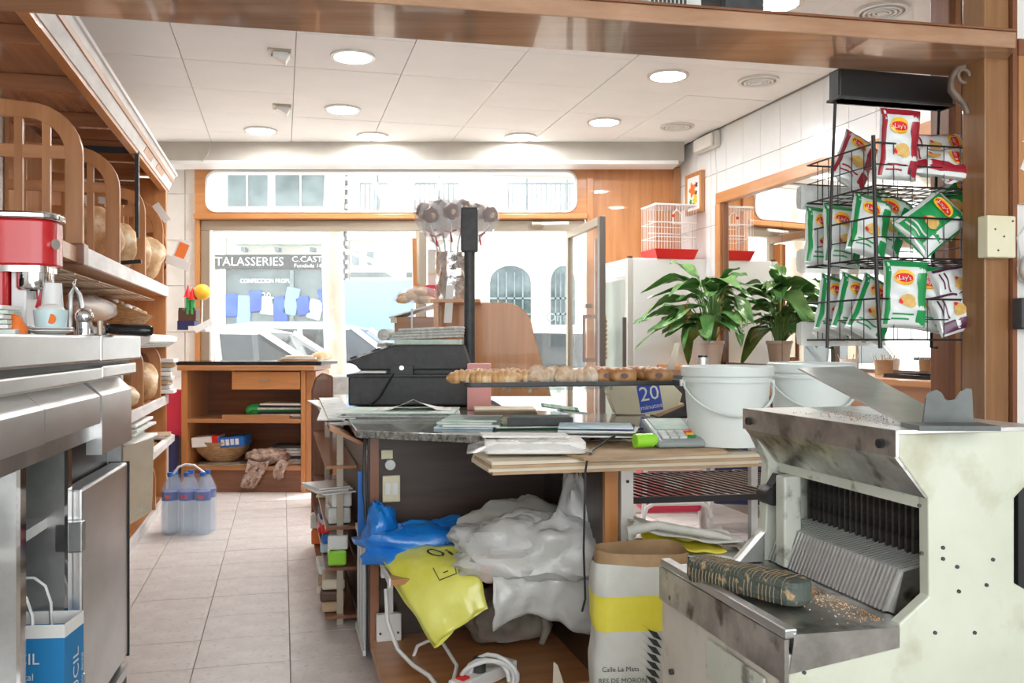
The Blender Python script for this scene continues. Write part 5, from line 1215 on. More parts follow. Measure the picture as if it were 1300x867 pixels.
# throat: frame, blades, ridged guide
MB().box(xn + .0, xn + .03, .012, LS - .012, zn - .02, zn).build('throat_bar', 'enamel_worn', sr)
MB().box(xn + .20, xn + .22, .012, LS - .012, zp, zn + .05).build('throat_back', 'black', sr)
MB().box(xn + .05, xn + .2, .012, LS - .012, zn + .0, zn + .02).build('throat_roof', 'black', sr)
nb_ = 19
bl = MB().box(-.012, .012, -.003, .003, 0, zn - .02 - (zp + .075)).mesh('blade'); bl.materials.append(MATS['blade'])
for k in range(nb_):
    o = bpy.data.objects.new('blade', bl); col.objects.link(o); o.parent = sr; o.location = (xn + .07, .10 + k * (LS - .12) / nb_, zp + .07); o.rotation_euler[1] = 0
fm = MB().prism([(-.045, 0), (-.025, .075), (.045, .088), (.045, 0)], -.0026, .0026, 'xz'); fm.v = [(x, y - .22 * z, z) for x, y, z in fm.v]; fm = fm.mesh('guide_fin'); fm.materials.append(MATS['fin_metal'])
nf = 34
for k in range(nf):
    o = bpy.data.objects.new('guide_fin', fm); col.objects.link(o); o.parent = sr; o.location = (xn + .02, .07 + k * (LS - .08) / nf, zp)
MB().prism([(-.037, 0), (-.019, .07), (.04, .082), (.04, 0)], .05, LS - .015, 'xz').build('guide_core', 'steel_dirty', sr).location = (xn + .02, 0, zp)
# column and clamp at the far side
MB().box(xn - .03, xn + .01, LS - .09, LS - .055, zp, zn - .02).build('column', 'enamel_worn', sr, bevel=.004)
c_ = MB().cyl((xn - .03, LS - .012, zp + .14), (xn - .03, LS - .05, zp + .14), .02).build('clamp_knob', 'black', sr, smooth=40); MB().bar((xn - .03, LS - .03, zp + .14), (xn - .0, LS - .02, zp + .175), .02, .025).build('clamp_arm', 'charcoal', c_)
MB().prism([(xn - .10, zp), (xn - .04, zp), (xn - .04, zp + .06)], LS - .03, LS - .012, 'xz').build('gusset', 'steel_grey', sr)
MB().ell((near[3][0] + .05, .1, zp + .12), (.03, .05, .05), 12, 8).build('rear_handle', 'charcoal', sr, smooth=60)
# chute and notched end plate
zc = zt + .007
nl_, nr_ = atz(1160, 545, zc), atz(1222, 541, zc)
fl_, fr2 = at(1013, 468, 2.12), at(1084, 466, 2.22)
ch = MB().add([nl_ - NS, nr_ - NS, fr2 - NS, fl_ - NS], [(0, 1, 2, 3)]); ch.xf(Matrix.Rotation(-A, 4, 'Z')); ch.build('chute_plate', 'steel_grey', sr, solid=.004)
k16 = nr_.y
pts4 = [(1171, 545), (1176, 505), (1180, 498), (1190, 495), (1196, 499), (1200, 507), (1207, 509), (1214, 507), (1220, 498), (1228, 493), (1234, 494), (1236, 535), (1240, 545)]
pp = [at(px, py, k16 - .02) for px, py in pts4]
mb = MB(); n_ = len(pp); mb.add([p - NS for p in pp] + [p - NS + Vector((0, .005, 0)) for p in pp], [tuple(range(n_)), tuple(range(n_, 2 * n_))[::-1]] + [(k, n_ + k, n_ + (k + 1) % n_, (k + 1) % n_) for k in range(n_)]); mb.xf(Matrix.Rotation(-A, 4, 'Z')); mb.build('notched_plate', 'dark_steel', sr)
b0 = atz(1170, 546, zc) - NS; mb = MB(); mb.rbox(b0 + Vector((.055, .02, .004)), (.13, .07, .008)); mb.xf(Matrix.Rotation(-A, 4, 'Z')); mb.build('plate_foot', 'dark_steel', sr)
# crumbs
random.seed(8); mb = MB()
for k in range(420):
    x = xn - .05 - abs(random.gauss(0, .035)); y = random.uniform(.03, LS - .1); s_ = random.uniform(.0006, .0017)
    if x < x0 + .03: continue
    mb.rbox((x, y, zp - .002 + s_ / 2), (s_ * 1.6, s_, s_), (0, 0, random.random() * 3))
o = mb.build('crumbs', 'pastry', None, loc=NS, rz=A); o['kind'] = 'stuff'; tag(o, 'bread crumbs scattered on the slicer platform', 'crumbs')
mb = MB()
for k in range(260):
    p_ = srow(random.uniform(xt + .02, xn + .1), random.uniform(.05, LS - .12), zc); s_ = random.uniform(.0006, .0014); mb.rbox(p_ + Vector((0, 0, s_ / 2)), (s_ * 1.6, s_, s_), (0, 0, random.random() * 3))
o = mb.build('crumbs', 'pastry_dark', None); o['kind'] = 'stuff'; tag(o, 'brown crumbs scattered on the steel hood', 'crumbs')
# worn block on the platform
mat('worn_block', (.035, .05, .04), (.07, .085, .07), 12, rough=.6, bump=.6, bsc=40, c3=(.42, .28, .14), spot=60)
bA, bB = atz(886, 722, .68), atz(1016, 753, .68)
L_ = (bB - bA).length
wb = thing('bread_pusher', 'worn dark ridged bread pusher block on the slicer platform', 'pusher block', ((bA.x + bB.x) / 2, (bA.y + bB.y) / 2, zp + .002), math.atan2(bB.y - bA.y, bB.x - bA.x))
MB().prism(rrect(-L_ / 2 - .015, L_ / 2 + .015, -.034, .034, .03), .0, .046, 'xy').build('block', 'worn_block', wb, bevel=.012)
rg_ = MB().tube([(0, -.035, .003), (0, -.0365, .02), (0, -.031, .042), (0, -.02, .0475), (0, .02, .0475), (0, .031, .042)], .0008, 4).mesh('ridge'); rg_.materials.append(mat('ridge_tan', (.20, .13, .065), (.34, .24, .13), 60, rough=.7))
for k in range(26):
    if random.random() < .25: continue
    o = bpy.data.objects.new('ridge', rg_); col.objects.link(o); o.parent = wb; o.location = (-L_ / 2 + .015 + (L_ - .03) * k / 25, 0, 0)
# ================================================================= flour sack, wire rack and trolleys behind
mat('sack', (.62, .62, .55), (.76, .76, .70), 6, rough=.6, bump=.3, bsc=8)
mat('sack_yellow', (.80, .68, .02), (.90, .80, .10), 5, rough=.5, bump=.2, bsc=8)
mat('kraft', (.36, .22, .11), (.50, .33, .18), 9, rough=.8, bump=.4, bsc=14)
sp = at(812, 0, 2.46)
fs_ = thing('flour_sack', 'open white flour sack with a yellow band and printed wheat ear', 'sack', (sp.x, sp.y, 0), .06)
SW, SD = .125, .075
def sk(z0, z1, s0=1.0, jit=.006, nzv=8):
    def fn(u, v):
        lp = rrect(-SW, SW, -SD, SD, .04, 6); n_ = len(lp); i = u * n_; p0, p1 = lp[int(i) % n_], lp[(int(i) + 1) % n_]; f_ = i - int(i)
        z = z0 + (z1 - z0) * v; d = Vector((p0[0] + (p1[0] - p0[0]) * f_, p0[1] + (p1[1] - p0[1]) * f_, z))
        w_ = nv3((d.x * 9, d.y * 9, z * 9)) * jit * 2 + nv3((d.x * 25, d.y * 25, z * 25)) * jit * .6
        b_ = 1 + .06 * math.sin(z * 6); return Vector((d.x * s0 * b_ + w_.x, d.y * s0 * b_ + w_.y, z + w_.z * (.6 if v in (0, 1) else 1)))
    return fn
MB().grid(56, 26, sk(0, .362)).build('lower_sack', 'sack', fs_, smooth=70); MB().grid(56, 8, sk(.358, .45, 1.004)).build('yellow_band', 'sack_yellow', fs_, smooth=70); MB().grid(56, 8, sk(.446, .53, 1.0)).build('upper_sack', 'sack', fs_, smooth=70)
MB().grid(56, 6, sk(.46, .562, .955, .008)).build('kraft_lining', 'kraft', fs_, smooth=70); MB().box(-SW * .9, SW * .9, -SD * .85, SD * .85, .42, .46).build('flour', 'paper', fs_)
fx_ = lambda x, z: (x, -SD * (1 + .06 * math.sin(z * 6)) - .007, z)
text('Calle La Mata', .018, lambda x, y: fx_(x - .068, .262 + y), 'charcoal', fs_); text('RES DE MORON', .018, lambda x, y: fx_(x - .062, .232 + y), 'charcoal', fs_)
mb = MB()
for k in range(9):
    for s_ in (-1, 1):
        cx3, cz3 = .046 + s_ * .018 - k * .001, .350 - k * .020; mb.add([fx_(cx3 + s_ * a_ * .024, cz3 + b_ * .015) for a_, b_ in ((-.6, -1), (.3, -.4), (1, 1), (0, .5))], [(0, 1, 2, 3)]); mb.add([fx_(cx3 + s_ * .012, cz3 + .008), fx_(cx3 + s_ * .04, cz3 + .03), fx_(cx3 + s_ * .041, cz3 + .031), fx_(cx3 + s_ * .013, cz3 + .010)], [(0, 1, 2, 3)])
mb.build('wheat_print', 'charcoal', fs_)
# wire shelf rack
R0 = atz(790, 636, .60); R1 = atz(970, 630, .60)
wrk = thing('wire_rack', 'brown wire shelf behind the slicer and counter', 'rack', (R0.x, R0.y, 0), math.atan2(R1.y - R0.y, R1.x - R0.x))
MB().bar((-.05, 0, .60), (.85, 0, .60), .012, .02).build('front_bar', 'wire_dark', wrk); MB().bar((-.05, .55, .60), (.85, .55, .60), .012, .014).build('back_bar', 'wire_dark', wrk)
wm = MB().cyl((0, 0, .603), (-.12, .55, .603), .0045, n=5).mesh('wire'); wm.materials.append(mat('wire_brown', (.16, .11, .08), rough=.4, metal=.4))
for k in range(22):
    o = bpy.data.objects.new('wire', wm); col.objects.link(o); o.parent = wrk; o.location = (.06 + k * .036, 0, 0)
for x in (-.05, .85):
    for y in (0, .55): MB().cyl((x, y, 0), (x, y, .61), .008).build('leg', 'wire_dark', wrk)
# bin and folded sack
bp_ = at(835, 0, 2.78)
bn = thing('black_bin', 'black plastic bin with a white label under the wire shelf', 'bin', (bp_.x, bp_.y, 0))
MB().lathe([(0, 0), (.10, 0), (.125, .46), (.132, .47), (.13, .49), (.118, .48), (.1, .03), (0, .03)], n=24).build('tub', 'black', bn, smooth=40); MB().prism([(-.06, .40), (-.03, .40), (-.03, .44), (-.06, .44)], -.122, -.112, 'xz').build('label', 'paper', bn)
fo = thing('folded_sack', 'folded grey flour sack with a yellow stripe lying on the bin', 'sack', (bp_.x + .08, bp_.y - .05, .49), .1)
for k, (m_, z_, dx, w_) in enumerate((('sack', .005, .0, .17), ('sack_yellow', .022, -.03, .12), ('sack', .038, -.02, .16))):
    MB().grid(20, 10, lambda u, v: Vector((dx - w_ + 2 * w_ * u, -.10 + .2 * v, z_ + .05 * (1 - u) * (k * .5) + .02 * nz((u * 3 + k, v * 3, k)) + .012 * math.sin(u * 5 + k)))).build('fold', m_, fo, smooth=60, solid=.004)
MB().tube([(-.19, -.09, .05), (-.20, -.1, .085), (-.12, -.105, .10), (.04, -.105, .07), (.1, -.1, .055)], [.012, .016, .014, .012, .006], 8).build('rolled_hem', 'sack', fo, smooth=60)
MB().grid(10, 6, lambda u, v: Vector((.06 + .2 * u, -.09 + .16 * v, .045 - .05 * u + .02 * nz((u * 4, v * 4, 7))))).build('loose_end', 'grey_cloth', fo, smooth=60, solid=.004)
# shopping trolleys
def trolley(px, Y, body, label, rz):
    P_ = at(px, 0, Y); t = thing('shopping_trolley', label, 'trolley', (P_.x, P_.y, 0), rz, 'shopping trolleys behind the counter')
    MB().box(-.17, .17, -.05, .18, .16, .62).build('fabric_bag', body, t, bevel=.03); MB().box(-.172, .172, -.056, -.05, .40, .44).build('band', 'paper', t); MB().box(-.05, .05, -.058, -.052, .3, .37).build('tag', 'white', t)
    for s_ in (-1, 1):
        MB().tube([(s_ * .19, -.09, .02), (s_ * .17, -.08, .3), (s_ * .15, -.07, .75), (s_ * .12, -.06, .9)], .013, 8).build('frame_tube', 'white', t, smooth=50)
        w_ = MB().lathe([(.055, -.018), (.085, -.018), (.09, 0), (.085, .018), (.055, .018), (.055, -.018)], n=22); w_.xf(Matrix.Translation((s_ * .22, .05, .092)) @ Matrix.Rotation(math.pi / 2, 4, 'Y')); wh = w_.build('wheel', 'paper_grey', t, smooth=40)
        w_ = MB().lathe([(0, -.012), (.056, -.012), (.056, .012), (0, .012)], n=16); w_.xf(Matrix.Translation((s_ * .22, .05, .092)) @ Matrix.Rotation(math.pi / 2, 4, 'Y')); w_.build('wheel_hub', 'charcoal', wh)
    MB().tube([(-.19, -.12, .15), (-.17, -.12, .21), (-.13, -.12, .23), (.13, -.12, .23), (.17, -.12, .21), (.19, -.12, .15)], .013, 8).build('foot_loop', 'white', t, smooth=50)
trolley(852, 5.1, 'pink_red', 'red-bagged shopping trolley with white tubular frame', .1)
trolley(940, 5.35, 'navy', 'navy-bagged shopping trolley with pale wheels', -.15)
o = MB().prism(rrect(-.22, .22, -.12, .12, .1), 0, .28, 'xy').build('black_case', 'charcoal', loc=(at(840, 0, 6.05).x, 6.05, .616), bevel=.04); tag(o, 'dark rounded bag lying on a crate behind the trolleys', 'bag')
o = MB().box(-.24, .24, -.15, .2, 0, .615).build('white_crate', 'white_worn', loc=(at(840, 0, 6.05).x, 6.05, 0), bevel=.01); tag(o, 'pale crate standing behind the shopping trolleys', 'crate')
# ================================================================= snack rack
mat('bag_silver', (.62, .64, .62), (.75, .77, .75), 8, rough=.3, metal=.35)
mat('bag_white', (.70, .74, .72), (.80, .83, .81), 8, rough=.35)
mat('bag_green', (.0, .24, .06), (.02, .36, .10), 5, rough=.3, coat=.3)
mat('bag_red', (.30, .01, .025), (.42, .02, .04), 5, rough=.3, coat=.3)
mat('bag_purple', (.07, .008, .04), (.11, .015, .07), 5, rough=.3, coat=.3)
mat('chip', (.70, .42, .10), (.85, .60, .22), 30, rough=.6)
RK = Vector((at(1113, 0, 2.64).x, 2.64, 0))
rk = thing('snack_rack', 'black wire snack rack with three baskets hung from the overhead board', 'rack', RK, A)
def rkw(x, y, z): return Vector((RK.x + x * CA - y * SA, RK.y + x * SA + y * CA, z))
RW, RD = .46, .36
for zb, ztp in ((1.575, 1.70), (1.365, 1.485), (1.125, 1.245)):
    mb = MB()
    for z_ in (zb, ztp): mb.tube([(0, 0, z_), (RW, 0, z_), (RW, RD, z_), (0, RD, z_)], .0032, 5, closed=True)
    mb.tube([(0, 0, (zb + ztp) / 2), (RW, 0, (zb + ztp) / 2), (RW, RD, (zb + ztp) / 2), (0, RD, (zb + ztp) / 2)], .002, 5, closed=True)
    for k in range(1, 8):
        x = RW * k / 8; mb.cyl((x, 0, zb), (x, RD, zb), .002, n=4); mb.cyl((x, 0, zb), (x, 0, ztp), .002, n=4); mb.cyl((x, RD, zb), (x, RD, ztp), .002, n=4)
    for k in range(1, 6):
        y = RD * k / 6; mb.cyl((0, y, zb), (RW, y, zb), .002, n=4); mb.cyl((0, y, zb), (0, y, ztp), .002, n=4)
    bk_ = mb.build('basket', 'wire_dark', rk)
    MB().prism([(RD + .004, zb - .02), (RD + .03, zb - .012), (RD + .036, zb + .02), (RD + .03, zb + .055), (RD + .004, zb + .06)], -.02, .30, 'yz').build('price_strip', 'paper_grey' if zb > 1.5 else 'film_milky', bk_)
MB().tube([(-.012, .0, 1.72), (.0, 0, 1.3), (.012, 0, 1.10)], .006, 8).build('front_rod', 'wire_dark', rk)
hx0 = (rkw(0, 0, 0) - RK)
for x, y in ((-.02, .20), (.36, .20)): MB().tube([(x + .02, y, 1.94), (x, y, 1.5), (x - .012, y, 1.10), (x + .01, y, 1.10)], .005, 8).build('hanger_rod', 'wire_dark', rk)
MB().box(-.015, .40, .16, .22, 1.87, 1.965).build('header_board', 'black', rk, bevel=.006)
MB().box(-.018, .403, .156, .224, 1.87, 1.878).build('header_trim', 'charcoal', rk)
def pillow(w, h_, th):
    def P(s, t):           # s, t in -1..1
        ed = (1 - abs(s) ** 3) ** .5 * (1 - abs(t) ** 4) ** .6
        wr = .004 * math.sin(s * 9 + t * 4) * (abs(t) ** 2) + .003 * math.sin(t * 11) + .005 * math.sin(s * 4 + t * 6 + 1)
        return (s * w / 2 * (1 - .06 * (1 - t * t)), t * h_ / 2, th * ed + wr * ed)
    return P
def make_bag(w, h_, th, base, accent, logo_txt, label, red=True):
    P = pillow(w, h_, th); t = thing('snack_bag', label, 'snack bag', (0, 0, 0), 0, 'snack bags on the wire rack')
    S = lambda s, t_, f_: (P(s, t_)[0], -f_ * P(s, t_)[2], P(s, t_)[1])           # bag stands in x-z, front looks to -y
    mb = MB(); mb.grid(14, 18, lambda u, v: S(u * 2 - 1, v * 2 - 1, 1)); mb.grid(14, 18, lambda u, v: S(u * 2 - 1, v * 2 - 1, -1)); mb.build('pouch', base, t, smooth=60)
    def patch(s0, s1, t0, t1, nm, m_, o_=.0012): MB().grid(8, 8, lambda u, v: tuple(Vector(S(s0 + (s1 - s0) * u, t0 + (t1 - t0) * v, 1)) + Vector((0, -o_, 0)))).build(nm, m_, t, smooth=60)
    patch(-.98, .98, .80, .985, 'top_band', accent); patch(.42, .92, -.95, .80, 'side_stripe', accent); patch(-.96, -.8, -.9, .80, 'edge_stripe', accent)
    def disc(cs, ct, rs, rt, nm, m_, o_):
        MB().add([tuple(Vector(S(cs + rs * math.cos(a_), ct + rt * math.sin(a_), 1)) + Vector((0, -o_, 0))) for a_ in [i * .3927 for i in range(16)]], [tuple(range(16))]).build(nm, m_, t)
    disc(-.22, .48, .50, .24, 'logo_disc', 'yellow_ball', .0035); disc(-.22, .47, .46, .13, 'logo_banner', 'red_plastic' if red else 'brown', .0045)
    text(logo_txt, .30, lambda x, y: tuple(Vector(S(-.22 + x * 1.15, .46 + y * .62, 1)) + Vector((0, -.0058, 0))), 'white', t)
    disc(-.05, -.18, .34, .17, 'chip_picture', 'chip', .0035); disc(.12, -.28, .2, .12, 'chip_picture', 'chip', .0045); disc(-.32, -.22, .10, .08, 'tomato_picture', 'red_plastic', .0045)
    patch(-.7, .3, -.62, -.57, 'text_line', accent, .0016); patch(-.7, .1, -.76, -.71, 'text_line', accent, .0016); patch(-.98, .98, -.985, -.90, 'bottom_band', 'bag_silver')
    return t
from mathutils import Euler
proto = {'g': make_bag(.135, .20, .028, 'bag_white', 'bag_green', "Lay's", 'x'), 'r': make_bag(.13, .21, .026, 'bag_white', 'bag_red', "Lay's", 'x'), 'p': make_bag(.13, .18, .024, 'bag_white', 'bag_purple', "Lay's", 'x', False)}
protoG = make_bag(.15, .21, .03, 'bag_green', 'bag_white', "Lay's", 'x')
proto['G'] = protoG
bags = [('r', 1140, 184, 2.68, (.03, .05, .15), 'red-edged snack bag standing upright in the top basket'), ('r', 1084, 205, 2.92, (-.35, .6, .35), 'red-edged snack bag leaning left in the top basket'),
        ('r', 1190, 192, 2.86, (-.5, 1.5, .1), 'red snack bag lying at the back of the top basket'), ('r', 1226, 205, 2.76, (-.6, 1.2, -.1), 'red snack bag lying against the wooden post'), ('r', 1190, 208, 2.74, (-.8, 1.75, .1), 'red snack bag lying low in the top basket front'),
        ('g', 1044, 302, 2.98, (-.15, .12, .3), 'green-edged snack bag leftmost in the middle basket'), ('g', 1068, 300, 2.90, (-.15, .1, .3), 'green-edged snack bag second from left in the middle basket'), ('g', 1103, 288, 2.80, (-.2, .3, .25), 'green-edged snack bag third from left in the middle basket'),
        ('G', 1182, 284, 2.74, (-.35, .95, .1), 'big green snack bag sprawled across the middle basket'), ('G', 1212, 262, 2.86, (-.3, .9, .1), 'big green snack bag behind the sprawled one in the middle basket'), ('g', 1126, 284, 2.88, (-.2, .4, .2), 'green-edged snack bag mostly hidden mid middle basket'),
        ('g', 1060, 390, 2.95, (-.2, .3, .3), 'green-edged snack bag leftmost in the bottom basket'), ('g', 1084, 390, 2.87, (-.2, .38, .3), 'green-edged snack bag second from left in the bottom basket'), ('g', 1108, 393, 2.80, (-.2, .5, .25), 'green-edged snack bag slumped behind the front rod'),
        ('g', 1148, 374, 2.67, (-.03, .05, .05), 'upright green-edged snack bag at the bottom basket front'), ('g', 1180, 380, 2.78, (-.1, .2, -.25), 'green-edged snack bag just behind the upright one'),
        ('p', 1220, 362, 2.76, (-.3, 1.35, .1), 'purple-edged snack bag lying upper in the bottom basket'), ('p', 1222, 394, 2.72, (-.3, 1.3, -.1), 'purple-edged snack bag lying lower in the bottom basket'), ('p', 1238, 378, 2.86, (-.3, .4, .2), 'purple-edged snack bag against the wooden post')]
seen = set()
for q_ in proto.values(): q_.rotation_mode = 'YXZ'
for kd, px, py, Y, rot, lb in bags:
    p_ = at(px, py, Y)
    if kd not in seen:
        o = proto[kd]; seen.add(kd); o.location = p_; o.rotation_euler = rot; o['label'] = lb
    else: copy_tree(proto[kd], p_, rot, lb)
# ================================================================= things on and over the wooden post
PW = at(1250, 0, 2.62)
def pw(x, y, z): return Vector((PW.x + x * CA - y * SA, PW.y + x * SA + y * CA, z))
t = thing('junction_box', 'yellowed square junction box on the wooden post', 'junction box', pw(.03, 0, 1.42), A)
MB().box(-.055, .042, -.04, 0, -.06, .06).build('box', 'cream', t, bevel=.004)
for x, z_ in ((-.03, .02), (0, .0), (-.02, -.04), (.03, .045)): MB().cyl((x, -.04, z_), (x, -.0415, z_), .003, n=8).build('screw', 'brown', t)
t = thing('black_socket', 'dark square socket box on the wall edge beside the post', 'socket', pw(.105, -.013, 1.2), A)
MB().box(-.025, .08, -.04, 0, -.045, .045).build('box', 'charcoal', t, bevel=.006); MB().cyl((0, -.04, 0), (0, -.044, 0), .008).build('pin_hole', 'black', t)
t = thing('bulkhead_lamp', 'round white wall lamp beyond the wooden post', 'lamp', pw(.14, -.045, 1.33), A)
MB().ell((0, 0, 0), (.052, .04, .048), 18, 12).build('globe', 'white', t, smooth=70); MB().cyl((0, .04, 0), (0, .01, 0), .04).build('base', 'white', t, smooth=40); MB().tube([(-.03, .03, .03), (-.05, .02, .09), (-.02, .01, .14)], .003, 5).build('wire', 'paper_grey', t)
for k, (z_, x_, lb) in enumerate(((1.70, .17, 'white folded notice pinned high beyond the post'), (1.63, .165, 'white tilted note pinned below the folded notice'), (1.37, .185, 'white sheet pinned beside the round wall lamp'))):
    o = MB().prism([(-.06, -.01), (.06, -.05), (.07, .05), (-.03, .05)] if k else [(-.06, 0), (.07, .01), (.07, .02), (0, .022)], -.003, 0, 'xz').build('pinned_note', 'paper', loc=pw(x_, -.017 if z_ > 1.5 else -.09, z_), rz=A); tag(o, lb, 'note')
mat('iron', (.14, .10, .075), (.26, .20, .15), 20, rough=.6, metal=.4, bump=.4)
sb = thing('scroll_bracket', 'curled iron bracket under the overhead board at the post', 'bracket', pw(-.016, .05, 1.94), A)
pts_ = [(-.01, 0, -.012), (-.035, 0, -.02), (-.055, 0, -.05), (-.055, 0, -.085), (-.035, 0, -.105), (-.012, 0, -.12), (.0, 0, -.15)]
MB().tube(pts_, [.007, .008, .009, .011, .011, .01, .009], 8).build('scroll', 'iron', sb, smooth=60); MB().tube([(-.012 + .02 * math.cos(a_), 0, -.04 + .02 * math.sin(a_)) for a_ in [i * .5 for i in range(11)]], .006, 8).build('curl', 'iron', sb, smooth=60)
# things on the overhead board
bz_ = bt + .053
def onb(px, Y): p_ = at(px, 0, Y); return Vector((p_.x, p_.y, bz_))
t = thing('loudspeaker', 'black box beside a grey radio on the overhead shelf board', 'speaker', onb(930, 2.52), A); MB().box(-.06, .07, -.05, .08, 0, .2).build('cabinet', 'black', t, bevel=.005); MB().box(-.05, .06, -.053, -.05, .02, .18).build('cloth_front', 'charcoal', t)
t = thing('radio', 'grey radio with a ribbed grille on the overhead board', 'radio', onb(845, 2.50), A); MB().box(-.07, .09, -.04, .06, 0, .11).build('case', 'paper_grey', t, bevel=.006)
for k in range(9): MB().box(-.06 + k * .012, -.054 + k * .012, -.044, -.04, .01, .08).build('grille_slat', 'charcoal', t)
# ================================================================= the street outside
mat('asphalt', (.38, .37, .36), (.46, .45, .44), 12, rough=.9)
mat('pavement', (.60, .57, .52), (.68, .65, .60), 6, rough=.85)
mat('facade', (.66, .63, .58), (.74, .71, .66), 2, rough=.85)
mat('facade_warm', (.80, .70, .60), (.84, .75, .66), 2, rough=.85)
mat('shop_dark', (.10, .13, .14), (.20, .25, .26), 3, rough=.3)
mat('shop_glass', (.025, .05, .05), (.10, .14, .14), 2.0, rough=.08, coat=.5)
mat('sign_black', (.025, .03, .03), rough=.4)
mat('bark', (.45, .38, .30), (.66, .60, .52), 6, (1, 1, .3), rough=.9, c3=(.75, .70, .62), spot=4)
mat('sky_blue', (.20, .34, .56), rough=.5)
mat('blue_shade', (.02, .06, .28), (.04, .11, .40), 4, rough=.4)
mat('car_white', (.82, .82, .82), rough=.15, coat=.6)
mat('car_glass', (.05, .07, .08), rough=.05, coat=.5, clear=.45)
mat('skin', (.50, .28, .18), rough=.6)
mat('checker_dark', (.05, .05, .06), rough=.5)
struct(MB().box(-14, 14, 7.5, 9.4, -.15, -.02).build('ground_pavement', 'pavement'), 'pale pavement outside the shop')
struct(MB().box(-14, 14, 9.4, 17.0, -.2, -.12).build('ground_road', 'asphalt'), 'street outside the shop')
struct(MB().box(-14, 14, 17.0, 20.4, -.2, -.02).build('ground_far_pavement', 'pavement'), 'pavement across the street')
FY = 19.5
gx = lambda px: (px - CX) * FY / F
gz = lambda py: H + (CY - py) * FY / F
b1 = thing('corner_shop', 'shop building across the street with a dark name sign', 'building', (0, 0, 0))
MB().box(gx(120), gx(437) + .09, FY, FY + 4, -.02, 8).build('wall', 'facade', b1)
MB().box(gx(272), gx(432), FY - .12, FY, gz(342), gz(324)).build('sign_board', 'sign_black', b1)
text('MATALASSERIES', .265, lambda x, y: (gx(308) + x * .98, FY - .14, gz(333.2) + y), 'white', b1)
text('C.CASTI', .17, lambda x, y: (gx(393) + x * 1.15, FY - .14, gz(330) + y), 'white', b1); text('Fundada 18', .11, lambda x, y: (gx(393) + x * 1.2, FY - .14, gz(338) + y), 'white', b1)
text('pikolin', .5, lambda x, y: (gx(370) + x, FY - .05, gz(298) + y), 'paper_grey', b1)
w_ = MB().box(gx(285), gx(432), FY - .04, FY + .02, gz(425), gz(343)).build('shop_window', 'shop_glass', b1); MB().box(gx(369), gx(374), FY - .08, FY - .03, gz(425), gz(343)).build('window_post', 'shop_dark', w_)
text('CONFECCION PROPIA', .13, lambda x, y: (gx(339) + x * .85, FY - .06, gz(357) + y), 'white', b1); text('20', .2, lambda x, y: (gx(339) + x, FY - .06, gz(376) + y), 'white', b1)
for k in range(9): MB().rbox((gx(296 + k * 15), FY - .07, gz(388 + 6 * math.sin(k * 2.1))), (.30, .06, .5 + .12 * math.sin(k * 1.7)), (0, .3 * math.sin(k * 3.0), 0)).build('blue_goods', ('blue_shade', 'sky_blue', 'blue_shade', 'paper_blue')[k % 4], b1, bevel=.05)
MB().box(gx(281), gx(288), FY - .1, FY, -.02, gz(300)).build('pilaster', 'lamp_ring', b1)
for px in (312, 354, 398): MB().box(gx(px), gx(px + 5), FY - .35, FY - .1, gz(321), gz(316)).build('spot_lamp', 'shop_dark', b1)
for x0, x1 in ((290, 340), (350, 415)):
    w_ = MB().box(gx(x0), gx(x1), FY - .05, FY + .02, gz(262), gz(215)).build('upper_window', 'shop_glass', b1); MB().box(gx((x0 + x1) / 2 - 1), gx((x0 + x1) / 2 + 1), FY - .08, FY - .04, gz(262), gz(215)).build('glazing_bar', 'lamp_ring', w_)
MB().prism([(gx(300), gz(312)), (gx(415), gz(312)), (gx(425), gz(290)), (gx(290), gz(290))], FY - .5, FY - .05, 'xz').build('awning', 'paper_green', b1)
# checkered corner strip
for k in range(36):
    z0 = gz(430) + k * .2
    for j in range(2): MB().box(gx(434.5) + j * .06, gx(434.5) + j * .06 + .06, FY - .06, FY, z0 + (j % 2) * .1, z0 + .1 + (j % 2) * .1).build('quoin_block', 'checker_dark', b1)
b2 = thing('arched_building', 'bright pale building across the street with an arched window', 'building', (0, 0, 0))
MB().box(gx(437) + .1, gx(760), FY + .05, FY + 4, -.02, 8).build('wall', 'facade', b2)
MB().box(gx(437) + .1, gx(760), FY - .25, FY + .05, gz(306), gz(292)).build('cornice', 'pavement', b2)
ar = lambda x0, x1, zt_, z0: [(gx(x0), z0), (gx(x1), z0)] + [(gx((x0 + x1) / 2) + (gx(x1) - gx(x0)) / 2 * math.cos(a_), zt_ + .35 * math.sin(a_)) for a_ in [i * math.pi / 10 for i in range(11)]]
for x0, x1 in ((622, 674), (699, 730)):
    mb = MB(); w_ = mb.prism(ar(x0, x1, gz(358), gz(440)), FY - .02, FY + .06, 'xz').build('arched_window', 'shop_glass', b2)
    for k in range(1, 5): MB().box(gx(x0 + (x1 - x0) * k / 5) - .015, gx(x0 + (x1 - x0) * k / 5) + .015, FY - .06, FY - .02, gz(440), gz(346)).build('bar', 'shop_dark', w_)
    for z_ in (gz(380), gz(400)): MB().box(gx(x0), gx(x1), FY - .06, FY - .02, z_, z_ + .04).build('bar', 'shop_dark', w_)
    mb = MB(); ring(mb, [(p[0], p[1]) for p in ar(x0 - 3, x1 + 3, gz(354), gz(440))], ar(x0, x1, gz(358), gz(440)), FY - .04, FY + .05); mb.build('surround', 'pavement', b2)
for px in (448, 467): MB().box(gx(px), gx(px + 7), FY - .1, FY + .06, gz(336), gz(320)).build('wall_lamp', 'shop_dark', b2)
